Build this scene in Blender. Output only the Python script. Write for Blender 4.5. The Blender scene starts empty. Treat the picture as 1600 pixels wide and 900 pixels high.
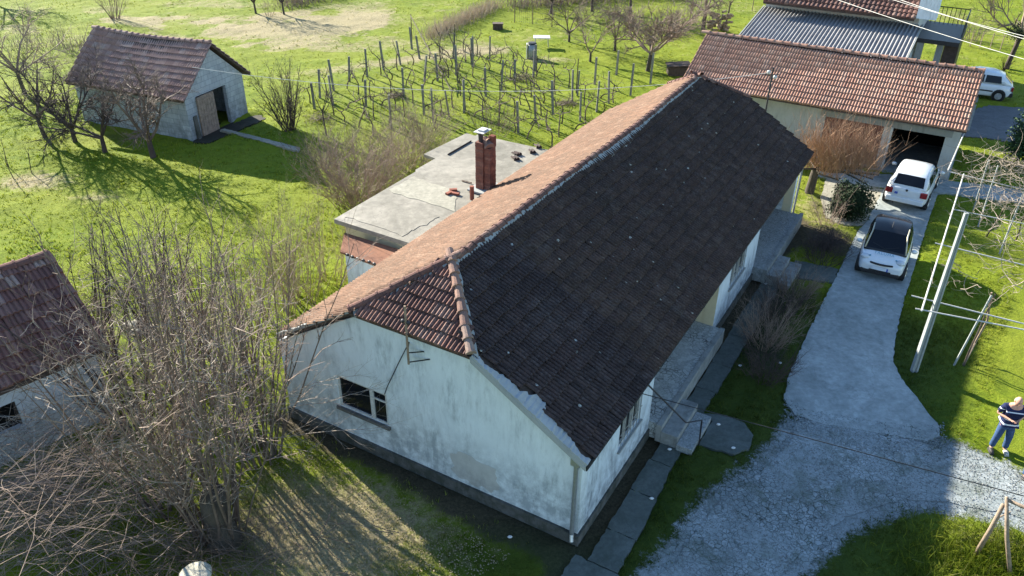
import bpy, math, random
import numpy as np
from mathutils import Matrix, Vector, noise
random.seed(7); np.random.seed(7)
R = math.radians
scene = bpy.context.scene
COL = scene.collection

# ---------------------------------------------------------------- camera
CAM_H = 14.0
cd = bpy.data.cameras.new('camera')
cam = bpy.data.objects.new('camera', cd); COL.objects.link(cam)
cd.sensor_width = 36.0; cd.lens = 36.0 * 1261.41 / 1600.0
cd.clip_start = 0.2; cd.clip_end = 3000
_th, _ro = R(31.1718), R(0.67538)
_f = Vector((0, math.cos(_th), -math.sin(_th))); _r = Vector((1, 0, 0)); _u = _r.cross(_f)
_r2 = _r * math.cos(_ro) + _u * math.sin(_ro); _u2 = -_r * math.sin(_ro) + _u * math.cos(_ro)
m3 = Matrix((_r2, _u2, -_f)).transposed()
cam.matrix_world = Matrix.Translation((0, 0, CAM_H)) @ m3.to_4x4()
scene.camera = cam
scene.render.resolution_x = 1024; scene.render.resolution_y = 576

# ---------------------------------------------------------------- daylight
SUN_EL, SUN_AZ = 24.0, -43.0            # azimuth from +Y towards +X
w = bpy.data.worlds.new('World'); scene.world = w; w.use_nodes = True
wn = w.node_tree.nodes; wl = w.node_tree.links
sky = wn.new('ShaderNodeTexSky'); sky.sky_type = 'NISHITA'; sky.sun_disc = False
sky.sun_elevation = R(SUN_EL); sky.sun_rotation = R(SUN_AZ % 360)
sky.air_density = 1.2; sky.dust_density = 0.1; sky.ozone_density = 3.5
wn['Background'].inputs[1].default_value = 0.082
wl.new(sky.outputs[0], wn['Background'].inputs[0])
sd = bpy.data.lights.new('sun', 'SUN'); sd.energy = 5.0; sd.angle = R(0.55); sd.color = (1.0, 0.94, 0.80)
sun = bpy.data.objects.new('sun', sd); COL.objects.link(sun)
sv = Vector((math.sin(R(SUN_AZ)) * math.cos(R(SUN_EL)), math.cos(R(SUN_AZ)) * math.cos(R(SUN_EL)), math.sin(R(SUN_EL))))
sun.rotation_euler = sv.to_track_quat('Z', 'Y').to_euler()
scene.view_settings.view_transform = 'Standard'; scene.view_settings.look = 'None'
scene.view_settings.gamma = 1; scene.view_settings.exposure = 1.97

# ---------------------------------------------------------------- materials
def new_mat(name, rough=0.85, spec=0.3):
    m = bpy.data.materials.new(name); m.use_nodes = True
    b = m.node_tree.nodes['Principled BSDF']
    b.inputs['Roughness'].default_value = rough
    b.inputs['Specular IOR Level'].default_value = spec
    return m, m.node_tree.nodes, m.node_tree.links, b
def N(ns, t, **kw):
    n = ns.new(t)
    for k, v in kw.items(): setattr(n, k, v)
    return n
def noise_n(ns, ls, scale, detail=4, rough=0.6, coord=None, dist=0.0):
    n = ns.new('ShaderNodeTexNoise'); n.inputs['Scale'].default_value = scale
    n.inputs['Detail'].default_value = detail; n.inputs['Roughness'].default_value = rough
    n.inputs['Distortion'].default_value = dist
    if coord is not None: ls.new(coord, n.inputs['Vector'])
    return n.outputs['Fac']
def ramp(ns, ls, src, stops):
    n = ns.new('ShaderNodeValToRGB'); cr = n.color_ramp
    while len(cr.elements) < len(stops): cr.elements.new(0.5)
    for e, (p, c) in zip(cr.elements, stops):
        e.position = p; e.color = (c, c, c, 1) if isinstance(c, (int, float)) else (*c, 1)
    ls.new(src, n.inputs[0]); return n.outputs[0]
def mix(ns, ls, fac, a, b, mode='MIX'):
    n = ns.new('ShaderNodeMix'); n.data_type = 'RGBA'; n.blend_type = mode
    for i, v in ((0, fac), (6, a), (7, b)):
        if isinstance(v, (int, float)): n.inputs[i].default_value = v
        elif isinstance(v, tuple): n.inputs[i].default_value = (*v, 1)
        else: ls.new(v, n.inputs[i])
    return n.outputs[2]
def math_n(ns, ls, op, a, b=0.0, clamp=False):
    n = ns.new('ShaderNodeMath'); n.operation = op; n.use_clamp = clamp
    for i, v in ((0, a), (1, b)):
        if isinstance(v, (int, float)): n.inputs[i].default_value = v
        else: ls.new(v, n.inputs[i])
    return n.outputs[0]
def bump(ns, ls, b, src, strength=0.4, dist=0.02):
    n = ns.new('ShaderNodeBump'); n.inputs['Strength'].default_value = strength
    n.inputs['Distance'].default_value = dist
    ls.new(src, n.inputs['Height']); ls.new(n.outputs[0], b.inputs['Normal'])
def geo_pos(ns): return ns.new('ShaderNodeNewGeometry').outputs['Position']
def rnd_id(ns, ls):
    a = ns.new('ShaderNodeObjectInfo').outputs['Random']; g = ns.new('ShaderNodeNewGeometry').outputs['Random Per Island']
    return math_n(ns, ls, 'FRACT', math_n(ns, ls, 'ADD', a, g))

M = {}
def simple(name, c, rough=0.7, spec=0.3, metal=0.0, var=0.25, scale=9.0, bmp=0.0, coat=0.0):
    m, ns, ls, b = new_mat(name, rough, spec)
    p = geo_pos(ns); f = noise_n(ns, ls, scale, 5, 0.65, p)
    lo = tuple(x * (1 - var) for x in c); hi = tuple(min(1, x * (1 + var)) for x in c)
    ls.new(ramp(ns, ls, f, [(0.3, lo), (0.7, hi)]), b.inputs['Base Color'])
    b.inputs['Metallic'].default_value = metal
    if coat: b.inputs['Coat Weight'].default_value = coat; b.inputs['Coat Roughness'].default_value = 0.05
    if bmp: bump(ns, ls, b, noise_n(ns, ls, scale * 3, 4, 0.7, p), bmp, 0.02)
    M[name] = m; return m

def tile_mat(name, cols, fleck=0.0, grime=0.4, gcol=(0.03, 0.026, 0.03), sp=9.0, patch=0.35):
    m, ns, ls, b = new_mat(name, 0.9, 0.15)
    p = geo_pos(ns); r = rnd_id(ns, ls)
    k = len(cols); base = ramp(ns, ls, r, [(i / (k - 1), c) for i, c in enumerate(cols)])
    g = ramp(ns, ls, noise_n(ns, ls, 0.55, 6, 0.7, p, 0.6), [(0.5 - patch / 2, 0), (0.5 + patch, 1)])
    g2 = ramp(ns, ls, noise_n(ns, ls, sp, 5, 0.75, p), [(0.42, 0), (0.68, 1)])
    gg = math_n(ns, ls, 'MULTIPLY', math_n(ns, ls, 'ADD', g, g2, True), grime)
    c = mix(ns, ls, gg, base, gcol)
    if fleck:
        v = ns.new('ShaderNodeTexVoronoi'); v.inputs['Scale'].default_value = 3.4; ls.new(p, v.inputs['Vector'])
        f1 = ramp(ns, ls, v.outputs['Distance'], [(0.09, 1), (0.15, 0)])
        sep = ns.new('ShaderNodeSeparateColor'); ls.new(v.outputs['Color'], sep.inputs[0])
        f2 = ramp(ns, ls, sep.outputs[0], [(1 - fleck, 0), (1 - fleck + 0.02, 1)])
        f3 = ramp(ns, ls, noise_n(ns, ls, 55, 3, 0.6, p), [(0.42, 0), (0.5, 1)])
        c = mix(ns, ls, math_n(ns, ls, 'MULTIPLY', math_n(ns, ls, 'MULTIPLY', f1, f2), f3), c, (0.42, 0.43, 0.4))
        li = ramp(ns, ls, noise_n(ns, ls, 26, 4, 0.8, p), [(0.52, 0), (0.7, 0.62)])
        c = mix(ns, ls, li, c, (0.13, 0.12, 0.13))
        pl = ramp(ns, ls, noise_n(ns, ls, 1.3, 8, 0.8, p, 1.2), [(0.52, 0), (0.68, 0.6)])
        c = mix(ns, ls, math_n(ns, ls, 'MULTIPLY', pl, ramp(ns, ls, noise_n(ns, ls, 40, 3, 0.7, p), [(0.4, 0.1), (0.6, 1)])), c, (0.15, 0.13, 0.125))
    ls.new(c, b.inputs['Base Color'])
    bump(ns, ls, b, noise_n(ns, ls, 60, 4, 0.7, p), 0.5, 0.01)
    M[name] = m
tile_mat('tile_dark', [(0.06, 0.04, 0.035), (0.075, 0.048, 0.042), (0.05, 0.035, 0.031), (0.09, 0.06, 0.052), (0.062, 0.042, 0.037)], fleck=0.22, grime=0.68, gcol=(0.021, 0.016, 0.016))
tile_mat('tile_orange', [(0.155, 0.086, 0.056), (0.185, 0.108, 0.073), (0.125, 0.068, 0.046), (0.22, 0.14, 0.1), (0.155, 0.084, 0.054), (0.17, 0.1, 0.07)], grime=0.85, gcol=(0.085, 0.055, 0.04))
tile_mat('tile_brown', [(0.2, 0.1, 0.078), (0.14, 0.075, 0.065), (0.25, 0.135, 0.105), (0.17, 0.08, 0.062), (0.29, 0.19, 0.155)], grime=0.8, gcol=(0.055, 0.037, 0.035), sp=16)
tile_mat('tile_barn', [(0.33, 0.2, 0.165), (0.27, 0.165, 0.14), (0.39, 0.26, 0.22), (0.31, 0.18, 0.15), (0.43, 0.33, 0.29)], grime=0.45, gcol=(0.17, 0.125, 0.115))
tile_mat('tile_garage', [(0.38, 0.20, 0.14), (0.43, 0.24, 0.17), (0.32, 0.165, 0.12), (0.46, 0.29, 0.215), (0.38, 0.21, 0.155)], grime=0.5, gcol=(0.17, 0.115, 0.09))
tile_mat('tile_hut', [(0.2, 0.095, 0.078), (0.14, 0.07, 0.06), (0.28, 0.16, 0.13), (0.18, 0.082, 0.068), (0.42, 0.31, 0.26)], grime=0.4, gcol=(0.1, 0.064, 0.058))
tile_mat('tile_ridge', [(0.27, 0.15, 0.11), (0.33, 0.21, 0.16), (0.23, 0.125, 0.095), (0.36, 0.26, 0.21)], grime=0.6, gcol=(0.13, 0.1, 0.09))

def wall_mat(name, c, dirt, amount=0.5, zbase=0.5, brick=None):
    m, ns, ls, b = new_mat(name, 0.92, 0.15)
    p = geo_pos(ns); sp = ns.new('ShaderNodeSeparateXYZ'); ls.new(p, sp.inputs[0])
    mp = ns.new('ShaderNodeMapping'); mp.inputs['Scale'].default_value = (1, 1, 0.28); ls.new(p, mp.inputs[0])
    n1 = ramp(ns, ls, noise_n(ns, ls, 1.1, 8, 0.72, mp.outputs[0], 0.8), [(0.44, 0), (0.7, 1)])
    n2 = ramp(ns, ls, noise_n(ns, ls, 6, 7, 0.75, mp.outputs[0]), [(0.42, 0), (0.72, 1)])
    lowz = ramp(ns, ls, sp.outputs['Z'], [(zbase / 10, 1), (min(1, zbase / 10 + 0.11), 0)])
    n3 = math_n(ns, ls, 'MULTIPLY', lowz, ramp(ns, ls, noise_n(ns, ls, 3.5, 6, 0.7, p), [(0.35, 0), (0.62, 1)]))
    # z is in metres, bring into 0..1
    for l in list(m.node_tree.links):
        pass
    f = math_n(ns, ls, 'MULTIPLY', math_n(ns, ls, 'MULTIPLY', n1, n2), 1.5, True)
    f = math_n(ns, ls, 'ADD', f, math_n(ns, ls, 'MULTIPLY', n2, 0.12), True)
    f = math_n(ns, ls, 'ADD', f, math_n(ns, ls, 'MULTIPLY', n3, 0.9), True)
    f = math_n(ns, ls, 'MULTIPLY', f, amount)
    base = mix(ns, ls, noise_n(ns, ls, 2.2, 4, 0.6, p), tuple(x * 0.88 for x in c), tuple(min(1, x * 1.06) for x in c))
    if brick:
        br = ns.new('ShaderNodeTexBrick'); br.inputs['Scale'].default_value = 1.0
        br.inputs['Brick Width'].default_value = brick[0]; br.inputs['Row Height'].default_value = brick[1]
        br.inputs['Mortar Size'].default_value = brick[2]
        br.inputs['Color1'].default_value = (*c, 1); br.inputs['Color2'].default_value = (*[x * 0.78 for x in c], 1)
        br.inputs['Mortar'].default_value = (*[x * brick[3] for x in c], 1)
        cmb = ns.new('ShaderNodeCombineXYZ')
        ls.new(math_n(ns, ls, 'ADD', sp.outputs['X'], sp.outputs['Y']), cmb.inputs[0]); ls.new(sp.outputs['Z'], cmb.inputs[1])
        ls.new(cmb.outputs[0], br.inputs['Vector']); base = mix(ns, ls, 0.8, base, br.outputs['Color'])
        bb = br.outputs['Fac']
    ls.new(mix(ns, ls, f, base, dirt), b.inputs['Base Color'])
    bump(ns, ls, b, noise_n(ns, ls, 30, 5, 0.7, p), 0.35, 0.012)
    # scale the z ramp input
    for n in ns:
        if n.bl_idname == 'ShaderNodeValToRGB' and n.inputs[0].is_linked and n.inputs[0].links[0].from_socket == sp.outputs['Z']:
            ls.new(math_n(ns, ls, 'DIVIDE', sp.outputs['Z'], 10.0), n.inputs[0])
    M[name] = m
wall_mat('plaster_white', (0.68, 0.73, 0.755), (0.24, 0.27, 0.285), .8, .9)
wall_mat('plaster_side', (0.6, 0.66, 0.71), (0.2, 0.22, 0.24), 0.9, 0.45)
wall_mat('plaster_cream', (0.6, 0.53, 0.37), (0.4, 0.34, 0.22), 0.4, 0.3)
wall_mat('plinth', (0.13, 0.125, 0.12), (0.045, 0.05, 0.04), 0.9, 0.3)
wall_mat('block_wall', (0.42, 0.46, 0.5), (0.17, 0.19, 0.2), 0.9, 0.4, (0.5, 0.25, 0.012, 0.5))
wall_mat('hut_wall', (0.62, 0.65, 0.68), (0.33, 0.33, 0.33), 0.5, 0.3)
wall_mat('garage_wall', (0.47, 0.47, 0.45), (0.2, 0.2, 0.19), 0.6, 0.3)
wall_mat('brick', (0.27, 0.10, 0.07), (0.09, 0.045, 0.038), 0.5, 0.1, (0.24, 0.085, 0.008, 0.75))
wall_mat('cement', (0.34, 0.355, 0.355), (0.2, 0.21, 0.22), 0.6, 0.1)
wall_mat('mortar', (0.31, 0.32, 0.31), (0.13, 0.135, 0.13), 0.8, 0.1)

def slab_mat(name, c, d, sc=1.2, amt=1.0, bm=0.3, rs=40):
    m, ns, ls, b = new_mat(name, 0.9, 0.2)
    p = geo_pos(ns)
    f = ramp(ns, ls, noise_n(ns, ls, sc, 9, 0.7, p, 0.7), [(0.36, 0), (0.68, 1)])
    f2 = ramp(ns, ls, noise_n(ns, ls, sc * 9, 6, 0.7, p), [(0.35, 0.75), (0.7, 1.1)])
    col = mix(ns, ls, math_n(ns, ls, 'MULTIPLY', f, amt, True), c, d)
    col = mix(ns, ls, 1.0, col, f2, 'MULTIPLY')
    v = ns.new('ShaderNodeTexVoronoi'); v.feature = 'DISTANCE_TO_EDGE'; v.inputs['Scale'].default_value = 0.55
    dn = ns.new('ShaderNodeVectorMath'); dn.operation = 'ADD'; nn = ns.new('ShaderNodeTexNoise'); nn.inputs['Scale'].default_value = 3
    ls.new(p, nn.inputs['Vector']); sc_ = ns.new('ShaderNodeVectorMath'); sc_.operation = 'SCALE'; sc_.inputs['Scale'].default_value = 0.5
    ls.new(nn.outputs['Color'], sc_.inputs[0]); ls.new(p, dn.inputs[0]); ls.new(sc_.outputs[0], dn.inputs[1]); ls.new(dn.outputs[0], v.inputs['Vector'])
    cr = ramp(ns, ls, v.outputs['Distance'], [(0.0, 0.45), (0.008, 0)])
    col = mix(ns, ls, cr, col, tuple(x * 0.4 for x in c))
    ls.new(col, b.inputs['Base Color'])
    bump(ns, ls, b, noise_n(ns, ls, rs, 5, 0.8, p), bm, 0.015); M[name] = m
slab_mat('concrete_drive', (0.37, 0.40, 0.395), (0.19, 0.215, 0.21), 0.6, 0.95, 0.12)
slab_mat('concrete_path', (0.125, 0.14, 0.132), (0.065, 0.078, 0.066), 1.2, 0.9, 0.15)
slab_mat('concrete_flat', (0.31, 0.285, 0.24), (0.15, 0.14, 0.115), 0.42, 0.95)
slab_mat('yard_beige', (0.34, 0.32, 0.26), (0.24, 0.225, 0.18), 0.8, 0.9)
slab_mat('gravel_fine', (0.25, 0.255, 0.25), (0.17, 0.175, 0.17), 1.5, 0.9, 0.9, 25)
slab_mat('asphalt', (0.15, 0.155, 0.16), (0.1, 0.1, 0.105), 1.5, 0.9)
slab_mat('soil', (0.055, 0.045, 0.035), (0.028, 0.03, 0.02), 2.5, 0.9, 0.8)
slab_mat('rust', (0.27, 0.125, 0.075), (0.17, 0.085, 0.06), 1.8, 0.8)
slab_mat('bark', (0.10, 0.082, 0.065), (0.055, 0.05, 0.042), 6, 0.8, 0.8)

# crazy paving / cracked yard: stones with dark joints
def crazy_nodes(ns, ls, p, sc, c1, c2, joint, jw, moss_shade=0.0):
    nn = ns.new('ShaderNodeTexNoise'); nn.inputs['Scale'].default_value = 2.5; nn.inputs['Detail'].default_value = 4; ls.new(p, nn.inputs['Vector'])
    s_ = ns.new('ShaderNodeVectorMath'); s_.operation = 'SCALE'; s_.inputs['Scale'].default_value = 0.25; ls.new(nn.outputs['Color'], s_.inputs[0])
    a = ns.new('ShaderNodeVectorMath'); a.operation = 'ADD'; ls.new(p, a.inputs[0]); ls.new(s_.outputs[0], a.inputs[1])
    v = ns.new('ShaderNodeTexVoronoi'); v.inputs['Scale'].default_value = sc; ls.new(a.outputs[0], v.inputs['Vector'])
    v2 = ns.new('ShaderNodeTexVoronoi'); v2.feature = 'DISTANCE_TO_EDGE'; v2.inputs['Scale'].default_value = sc; ls.new(a.outputs[0], v2.inputs['Vector'])
    sep = ns.new('ShaderNodeSeparateColor'); ls.new(v.outputs['Color'], sep.inputs[0])
    col = ramp(ns, ls, sep.outputs[0], [(0, c1), (0.5, tuple((x + y) / 2 for x, y in zip(c1, c2))), (1, c2)])
    e = ramp(ns, ls, v2.outputs['Distance'], [(jw * 0.5, 1), (jw * 1.6, 0)])
    strength = ramp(ns, ls, noise_n(ns, ls, 0.55, 6, 0.7, p, 0.9), [(0.4, 0.04), (0.58, 1.0)])
    es = math_n(ns, ls, 'MULTIPLY', e, strength)
    if moss_shade:   # worn fine gravel between the cracked areas, with paler tracks and mossy stains
        fine = mix(ns, ls, ramp(ns, ls, noise_n(ns, ls, 60, 4, 0.8, p), [(0.3, 0), (0.7, 1)]), tuple(x * .82 for x in c1), tuple(min(1, x * 1.12) for x in c2))
        col = mix(ns, ls, math_n(ns, ls, 'SUBTRACT', 1.0, strength), col, fine)
        f0 = ramp(ns, ls, noise_n(ns, ls, 0.35, 5, 0.6, p, 0.6), [(0.42, 0.0), (0.62, 0.45)]); col = mix(ns, ls, f0, col, tuple(x * .55 for x in c1))
    col = mix(ns, ls, es, col, joint)
    if moss_shade:
        f = ramp(ns, ls, noise_n(ns, ls, 0.9, 8, 0.78, p, 0.5), [(0.5, 0), (0.66, moss_shade)])
        col = mix(ns, ls, f, col, (0.075, 0.09, 0.06))
    col = mix(ns, ls, 1.0, col, ramp(ns, ls, noise_n(ns, ls, 18, 5, 0.7, p), [(0.3, 0.72), (0.7, 1.12)]), 'MULTIPLY')
    h = math_n(ns, ls, 'ADD', math_n(ns, ls, 'SUBTRACT', 1.0, es), math_n(ns, ls, 'MULTIPLY', noise_n(ns, ls, 45, 4, 0.7, p), 0.5))
    return col, h
YC = (8, (0.22, 0.25, 0.25), (0.37, 0.40, 0.405), (0.05, 0.06, 0.055), 0.045, 0.8)
def crazy(name, *a):
    m, ns, ls, b = new_mat(name, 0.88, 0.25); p = geo_pos(ns); col, h = crazy_nodes(ns, ls, p, *a)
    ls.new(col, b.inputs['Base Color']); bump(ns, ls, b, h, 0.3, 0.012); M[name] = m
crazy('veranda_stone', 7.5, (0.3, 0.32, 0.31), (0.42, 0.44, 0.43), (0.07, 0.07, 0.07), 0.05)
crazy('veranda_stone_fine', 16, (0.24, 0.26, 0.26), (0.34, 0.36, 0.36), (0.1, 0.1, 0.1), 0.05)
crazy('yard_cracked', *YC)

simple('glass_dark', (0.008, 0.010, 0.015), 0.08, 0.22, var=0.1)
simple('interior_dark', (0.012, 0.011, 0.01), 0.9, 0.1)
simple('wood_frame', (0.5, 0.5, 0.48), 0.7, var=0.2, scale=15)
simple('wood_old', (0.26, 0.2, 0.16), 0.85, var=0.35, scale=6, bmp=0.4)
simple('wood_dark', (0.07, 0.05, 0.04), 0.85, var=0.35, scale=8, bmp=0.4)
simple('wood_rail', (0.24, 0.18, 0.13), 0.85, var=0.3, scale=14, bmp=0.5)
simple('door_red', (0.16, 0.06, 0.045), 0.7, var=0.3, scale=6)
simple('metal_grey', (0.3, 0.31, 0.31), 0.5, 0.5, 0.5, 0.2)
simple('metal_dark', (0.035, 0.035, 0.04), 0.5, 0.4, 0.3, 0.2)
simple('metal_white', (0.45, 0.44, 0.42), 0.5, 0.4, 0.0, 0.15)
simple('zinc', (0.45, 0.46, 0.47), 0.35, 0.6, 0.7, 0.15)
simple('concrete_post', (0.17, 0.165, 0.15), 0.9, var=0.2, scale=5, bmp=0.4)
tile_mat('brick_course', [(0.24, 0.095, 0.066), (0.3, 0.125, 0.085), (0.19, 0.075, 0.055), (0.34, 0.17, 0.125)], grime=0.6, gcol=(0.09, 0.055, 0.048), sp=7)
simple('concrete_pole', (0.27, 0.29, 0.285), 0.85, var=0.15, scale=7, bmp=0.3)
simple('cap_stone', (0.42, 0.39, 0.31), 0.95, var=0.3, scale=14, bmp=0.8)
simple('paint_white', (0.62, 0.65, 0.68), 0.3, 0.5, var=0.04, coat=0.6)
simple('paint_black', (0.008, 0.009, 0.012), 0.2, 0.3, var=0.05, coat=0.2)
simple('pillar_silver', (0.45, 0.42, 0.32), 0.35, 0.5, 0.3, var=0.05)
simple('rubber', (0.015, 0.015, 0.015), 0.8, 0.2)
simple('rim', (0.4, 0.41, 0.42), 0.35, 0.5, 0.6, var=0.1)
simple('trim_black', (0.02, 0.02, 0.022), 0.6, 0.3)
simple('lamp_red', (0.22, 0.015, 0.015), 0.2, 0.5, var=0.2)
simple('lamp_clear', (0.5, 0.53, 0.56), 0.12, 0.6, var=0.15)
simple('lamp_amber', (0.6, 0.22, 0.04), 0.2, 0.5)
simple('plate_white', (0.62, 0.66, 0.72), 0.4, var=0.05)
simple('plate_blue', (0.05, 0.1, 0.4), 0.4, var=0.05)
simple('print_teal', (0.12, 0.3, 0.38), 0.5, var=0.05)
simple('skin', (0.5, 0.27, 0.19), 0.6, var=0.1, scale=20)
simple('hair_grey', (0.35, 0.31, 0.28), 0.8, var=0.2, scale=60)
simple('denim', (0.035, 0.07, 0.16), 0.9, var=0.3, scale=14, bmp=0.3)
simple('shoe_dark', (0.03, 0.028, 0.03), 0.6)
simple('shoe_pale', (0.4, 0.38, 0.36), 0.7)
simple('flower_red', (0.65, 0.03, 0.06), 0.7)
simple('flower_pale', (0.8, 0.8, 0.76), 0.7)
simple('litter_white', (0.55, 0.56, 0.56), 0.7)
simple('straw', (0.27, 0.21, 0.13), 0.9, var=0.3, scale=20)
simple('wire_dark', (0.02, 0.02, 0.022), 0.6)
simple('wire_pale', (0.5, 0.49, 0.46), 0.5)
simple('wire_steel', (0.1, 0.1, 0.1), 0.8, 0.2, 0.0)
simple('leaf_dark', (0.018, 0.034, 0.010), 0.85, var=0.4, scale=7)
simple('leaf_green', (0.03, 0.06, 0.016), 0.8, var=0.4, scale=7)
simple('twig_warm', (0.225, 0.165, 0.13), 0.85, var=0.35, scale=3)
simple('twig_grey', (0.13, 0.095, 0.075), 0.85, var=0.35, scale=3)
simple('twig_pale', (0.28, 0.23, 0.185), 0.85, var=0.3, scale=3)
simple('twig_dark', (0.062, 0.046, 0.042), 0.9, var=0.35, scale=3)
simple('twig_orange', (0.33, 0.2, 0.12), 0.8, var=0.3, scale=3)
simple('bush_tan', (0.25, 0.205, 0.125), 0.9, var=0.35, scale=3)
simple('vine_bark', (0.10, 0.075, 0.06), 0.9, var=0.3, scale=8)
simple('reed', (0.42, 0.33, 0.24), 0.9, var=0.3, scale=3)

# corrugated sheet
def corr_mat():
    m, ns, ls, b = new_mat('corrugated_sheet', 0.8, 0.2); p = geo_pos(ns)
    f = ramp(ns, ls, noise_n(ns, ls, 1.5, 6, 0.7, p), [(0.35, (0.27, 0.265, 0.265)), (0.7, (0.19, 0.185, 0.19))])
    ls.new(f, b.inputs['Base Color']); M['corrugated_sheet'] = m
corr_mat()

# striped polo shirt: navy with woven white stripes
def shirt_mat():
    m, ns, ls, b = new_mat('shirt_striped', 0.9, 0.1)
    tc = ns.new('ShaderNodeTexCoord'); sp = ns.new('ShaderNodeSeparateXYZ'); ls.new(tc.outputs['Object'], sp.inputs[0])
    z = math_n(ns, ls, 'DIVIDE', sp.outputs['Z'], 2.0)
    st = [(0.0, (0.02, 0.025, 0.07))]
    for z0, z1 in ((0.93, 0.965), (1.07, 1.10), (1.30, 1.325)):
        st += [(z0 / 2 - 0.001, (0.02, 0.025, 0.07)), (z0 / 2, (0.7, 0.72, 0.75)), (z1 / 2, (0.7, 0.72, 0.75)), (z1 / 2 + 0.001, (0.02, 0.025, 0.07))]
    ls.new(ramp(ns, ls, z, st), b.inputs['Base Color']); M['shirt_striped'] = m
shirt_mat()

def ground_mat():
    m, ns, ls, b = new_mat('meadow', 0.95, 0.1); p = geo_pos(ns)
    at = ns.new('ShaderNodeAttribute'); at.attribute_name = 'cover'; sc = ns.new('ShaderNodeSeparateColor'); ls.new(at.outputs['Color'], sc.inputs[0])
    n0 = noise_n(ns, ls, 0.22, 6, 0.6, p); n1 = noise_n(ns, ls, 2.6, 8, 0.75, p, 0.3); n2 = noise_n(ns, ls, 14, 5, 0.8, p)
    g = ramp(ns, ls, n1, [(0.3, (0.055, 0.092, 0.006)), (0.5, (0.122, 0.17, 0.009)), (0.72, (0.19, 0.222, 0.016))])
    g = mix(ns, ls, ramp(ns, ls, n0, [(0.35, 0), (0.65, 0.5)]), g, (0.215, 0.23, 0.028))
    dryf = math_n(ns, ls, 'ADD', sc.outputs[0], math_n(ns, ls, 'MULTIPLY', math_n(ns, ls, 'SUBTRACT', n1, 0.5), 1.6))
    g = mix(ns, ls, ramp(ns, ls, dryf, [(0.35, 0), (0.75, 0.92)]), g, ramp(ns, ls, n2, [(0.3, (0.2, 0.16, 0.09)), (0.7, (0.38, 0.32, 0.2))]))
    sf = math_n(ns, ls, 'ADD', sc.outputs[1], math_n(ns, ls, 'MULTIPLY', math_n(ns, ls, 'SUBTRACT', n2, 0.5), 0.9))
    g = mix(ns, ls, ramp(ns, ls, sf, [(0.4, 0), (0.7, 0.95)]), g, ramp(ns, ls, n2, [(0.3, (0.04, 0.032, 0.024)), (0.7, (0.1, 0.08, 0.055))]))
    g = mix(ns, ls, ramp(ns, ls, sc.outputs[2], [(0.2, 0), (0.8, 0.8)]), g, (0.022, 0.04, 0.012))  # house shade mixed into the meadow colour as dark green
    g = mix(ns, ls, 1.0, g, ramp(ns, ls, n2, [(0.25, 0.7), (0.7, 1.15)]), 'MULTIPLY')
    ga = ns.new('ShaderNodeAttribute'); ga.attribute_name = 'gravel'; yc, yh = crazy_nodes(ns, ls, p, *YC)
    gm = math_n(ns, ls, 'ADD', ga.outputs['Fac'], math_n(ns, ls, 'ADD', math_n(ns, ls, 'MULTIPLY', math_n(ns, ls, 'SUBTRACT', n1, 0.5), 1.5), math_n(ns, ls, 'MULTIPLY', math_n(ns, ls, 'SUBTRACT', n2, 0.5), 0.9)))
    gm = ramp(ns, ls, math_n(ns, ls, 'MULTIPLY', gm, math_n(ns, ls, 'GREATER_THAN', ga.outputs['Fac'], 0.02)), [(0.42, 0), (0.62, 1)])
    ls.new(mix(ns, ls, gm, g, yc), b.inputs['Base Color'])
    hh = math_n(ns, ls, 'MULTIPLY', math_n(ns, ls, 'ADD', n1, math_n(ns, ls, 'MULTIPLY', n2, 0.5)), math_n(ns, ls, 'SUBTRACT', 1.0, gm))
    hh = math_n(ns, ls, 'ADD', hh, math_n(ns, ls, 'MULTIPLY', math_n(ns, ls, 'MULTIPLY', yh, gm), 0.04))
    bump(ns, ls, b, hh, 0.6, 0.12); M['meadow'] = m
    m, ns, ls, b = new_mat('grass_blade', 0.8, 0.15); p = geo_pos(ns)
    at = ns.new('ShaderNodeAttribute'); at.attribute_name = 'cover'; sc = ns.new('ShaderNodeSeparateColor'); ls.new(at.outputs['Color'], sc.inputs[0])
    r = ns.new('ShaderNodeNewGeometry').outputs['Random Per Island']
    g = ramp(ns, ls, r, [(0, (0.08, 0.13, 0.008)), (0.6, (0.18, 0.235, 0.012)), (0.9, (0.27, 0.29, 0.024)), (1, (0.3, 0.27, 0.12))])
    g = mix(ns, ls, ramp(ns, ls, noise_n(ns, ls, 0.22, 6, 0.6, p), [(0.35, 0), (0.65, 0.5)]), g, (0.24, 0.255, 0.04))
    g = mix(ns, ls, ramp(ns, ls, math_n(ns, ls, 'ADD', sc.outputs[0], math_n(ns, ls, 'MULTIPLY', math_n(ns, ls, 'SUBTRACT', r, 0.5), 0.6)), [(0.3, 0), (0.7, 0.85)]), g, (0.34, 0.29, 0.15))
    g = mix(ns, ls, ramp(ns, ls, sc.outputs[2], [(0.2, 0), (0.8, 0.75)]), g, (0.025, 0.048, 0.013))  # same painted house shade on the blades
    ls.new(g, b.inputs['Base Color'])
    tr = ns.new('ShaderNodeBsdfTranslucent'); ls.new(g, tr.inputs[0]); ms = ns.new('ShaderNodeMixShader'); ms.inputs[0].default_value = 0.4
    ls.new(b.outputs[0], ms.inputs[1]); ls.new(tr.outputs[0], ms.inputs[2]); ls.new(ms.outputs[0], ns['Material Output'].inputs[0]); M['grass_blade'] = m
ground_mat()

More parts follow.
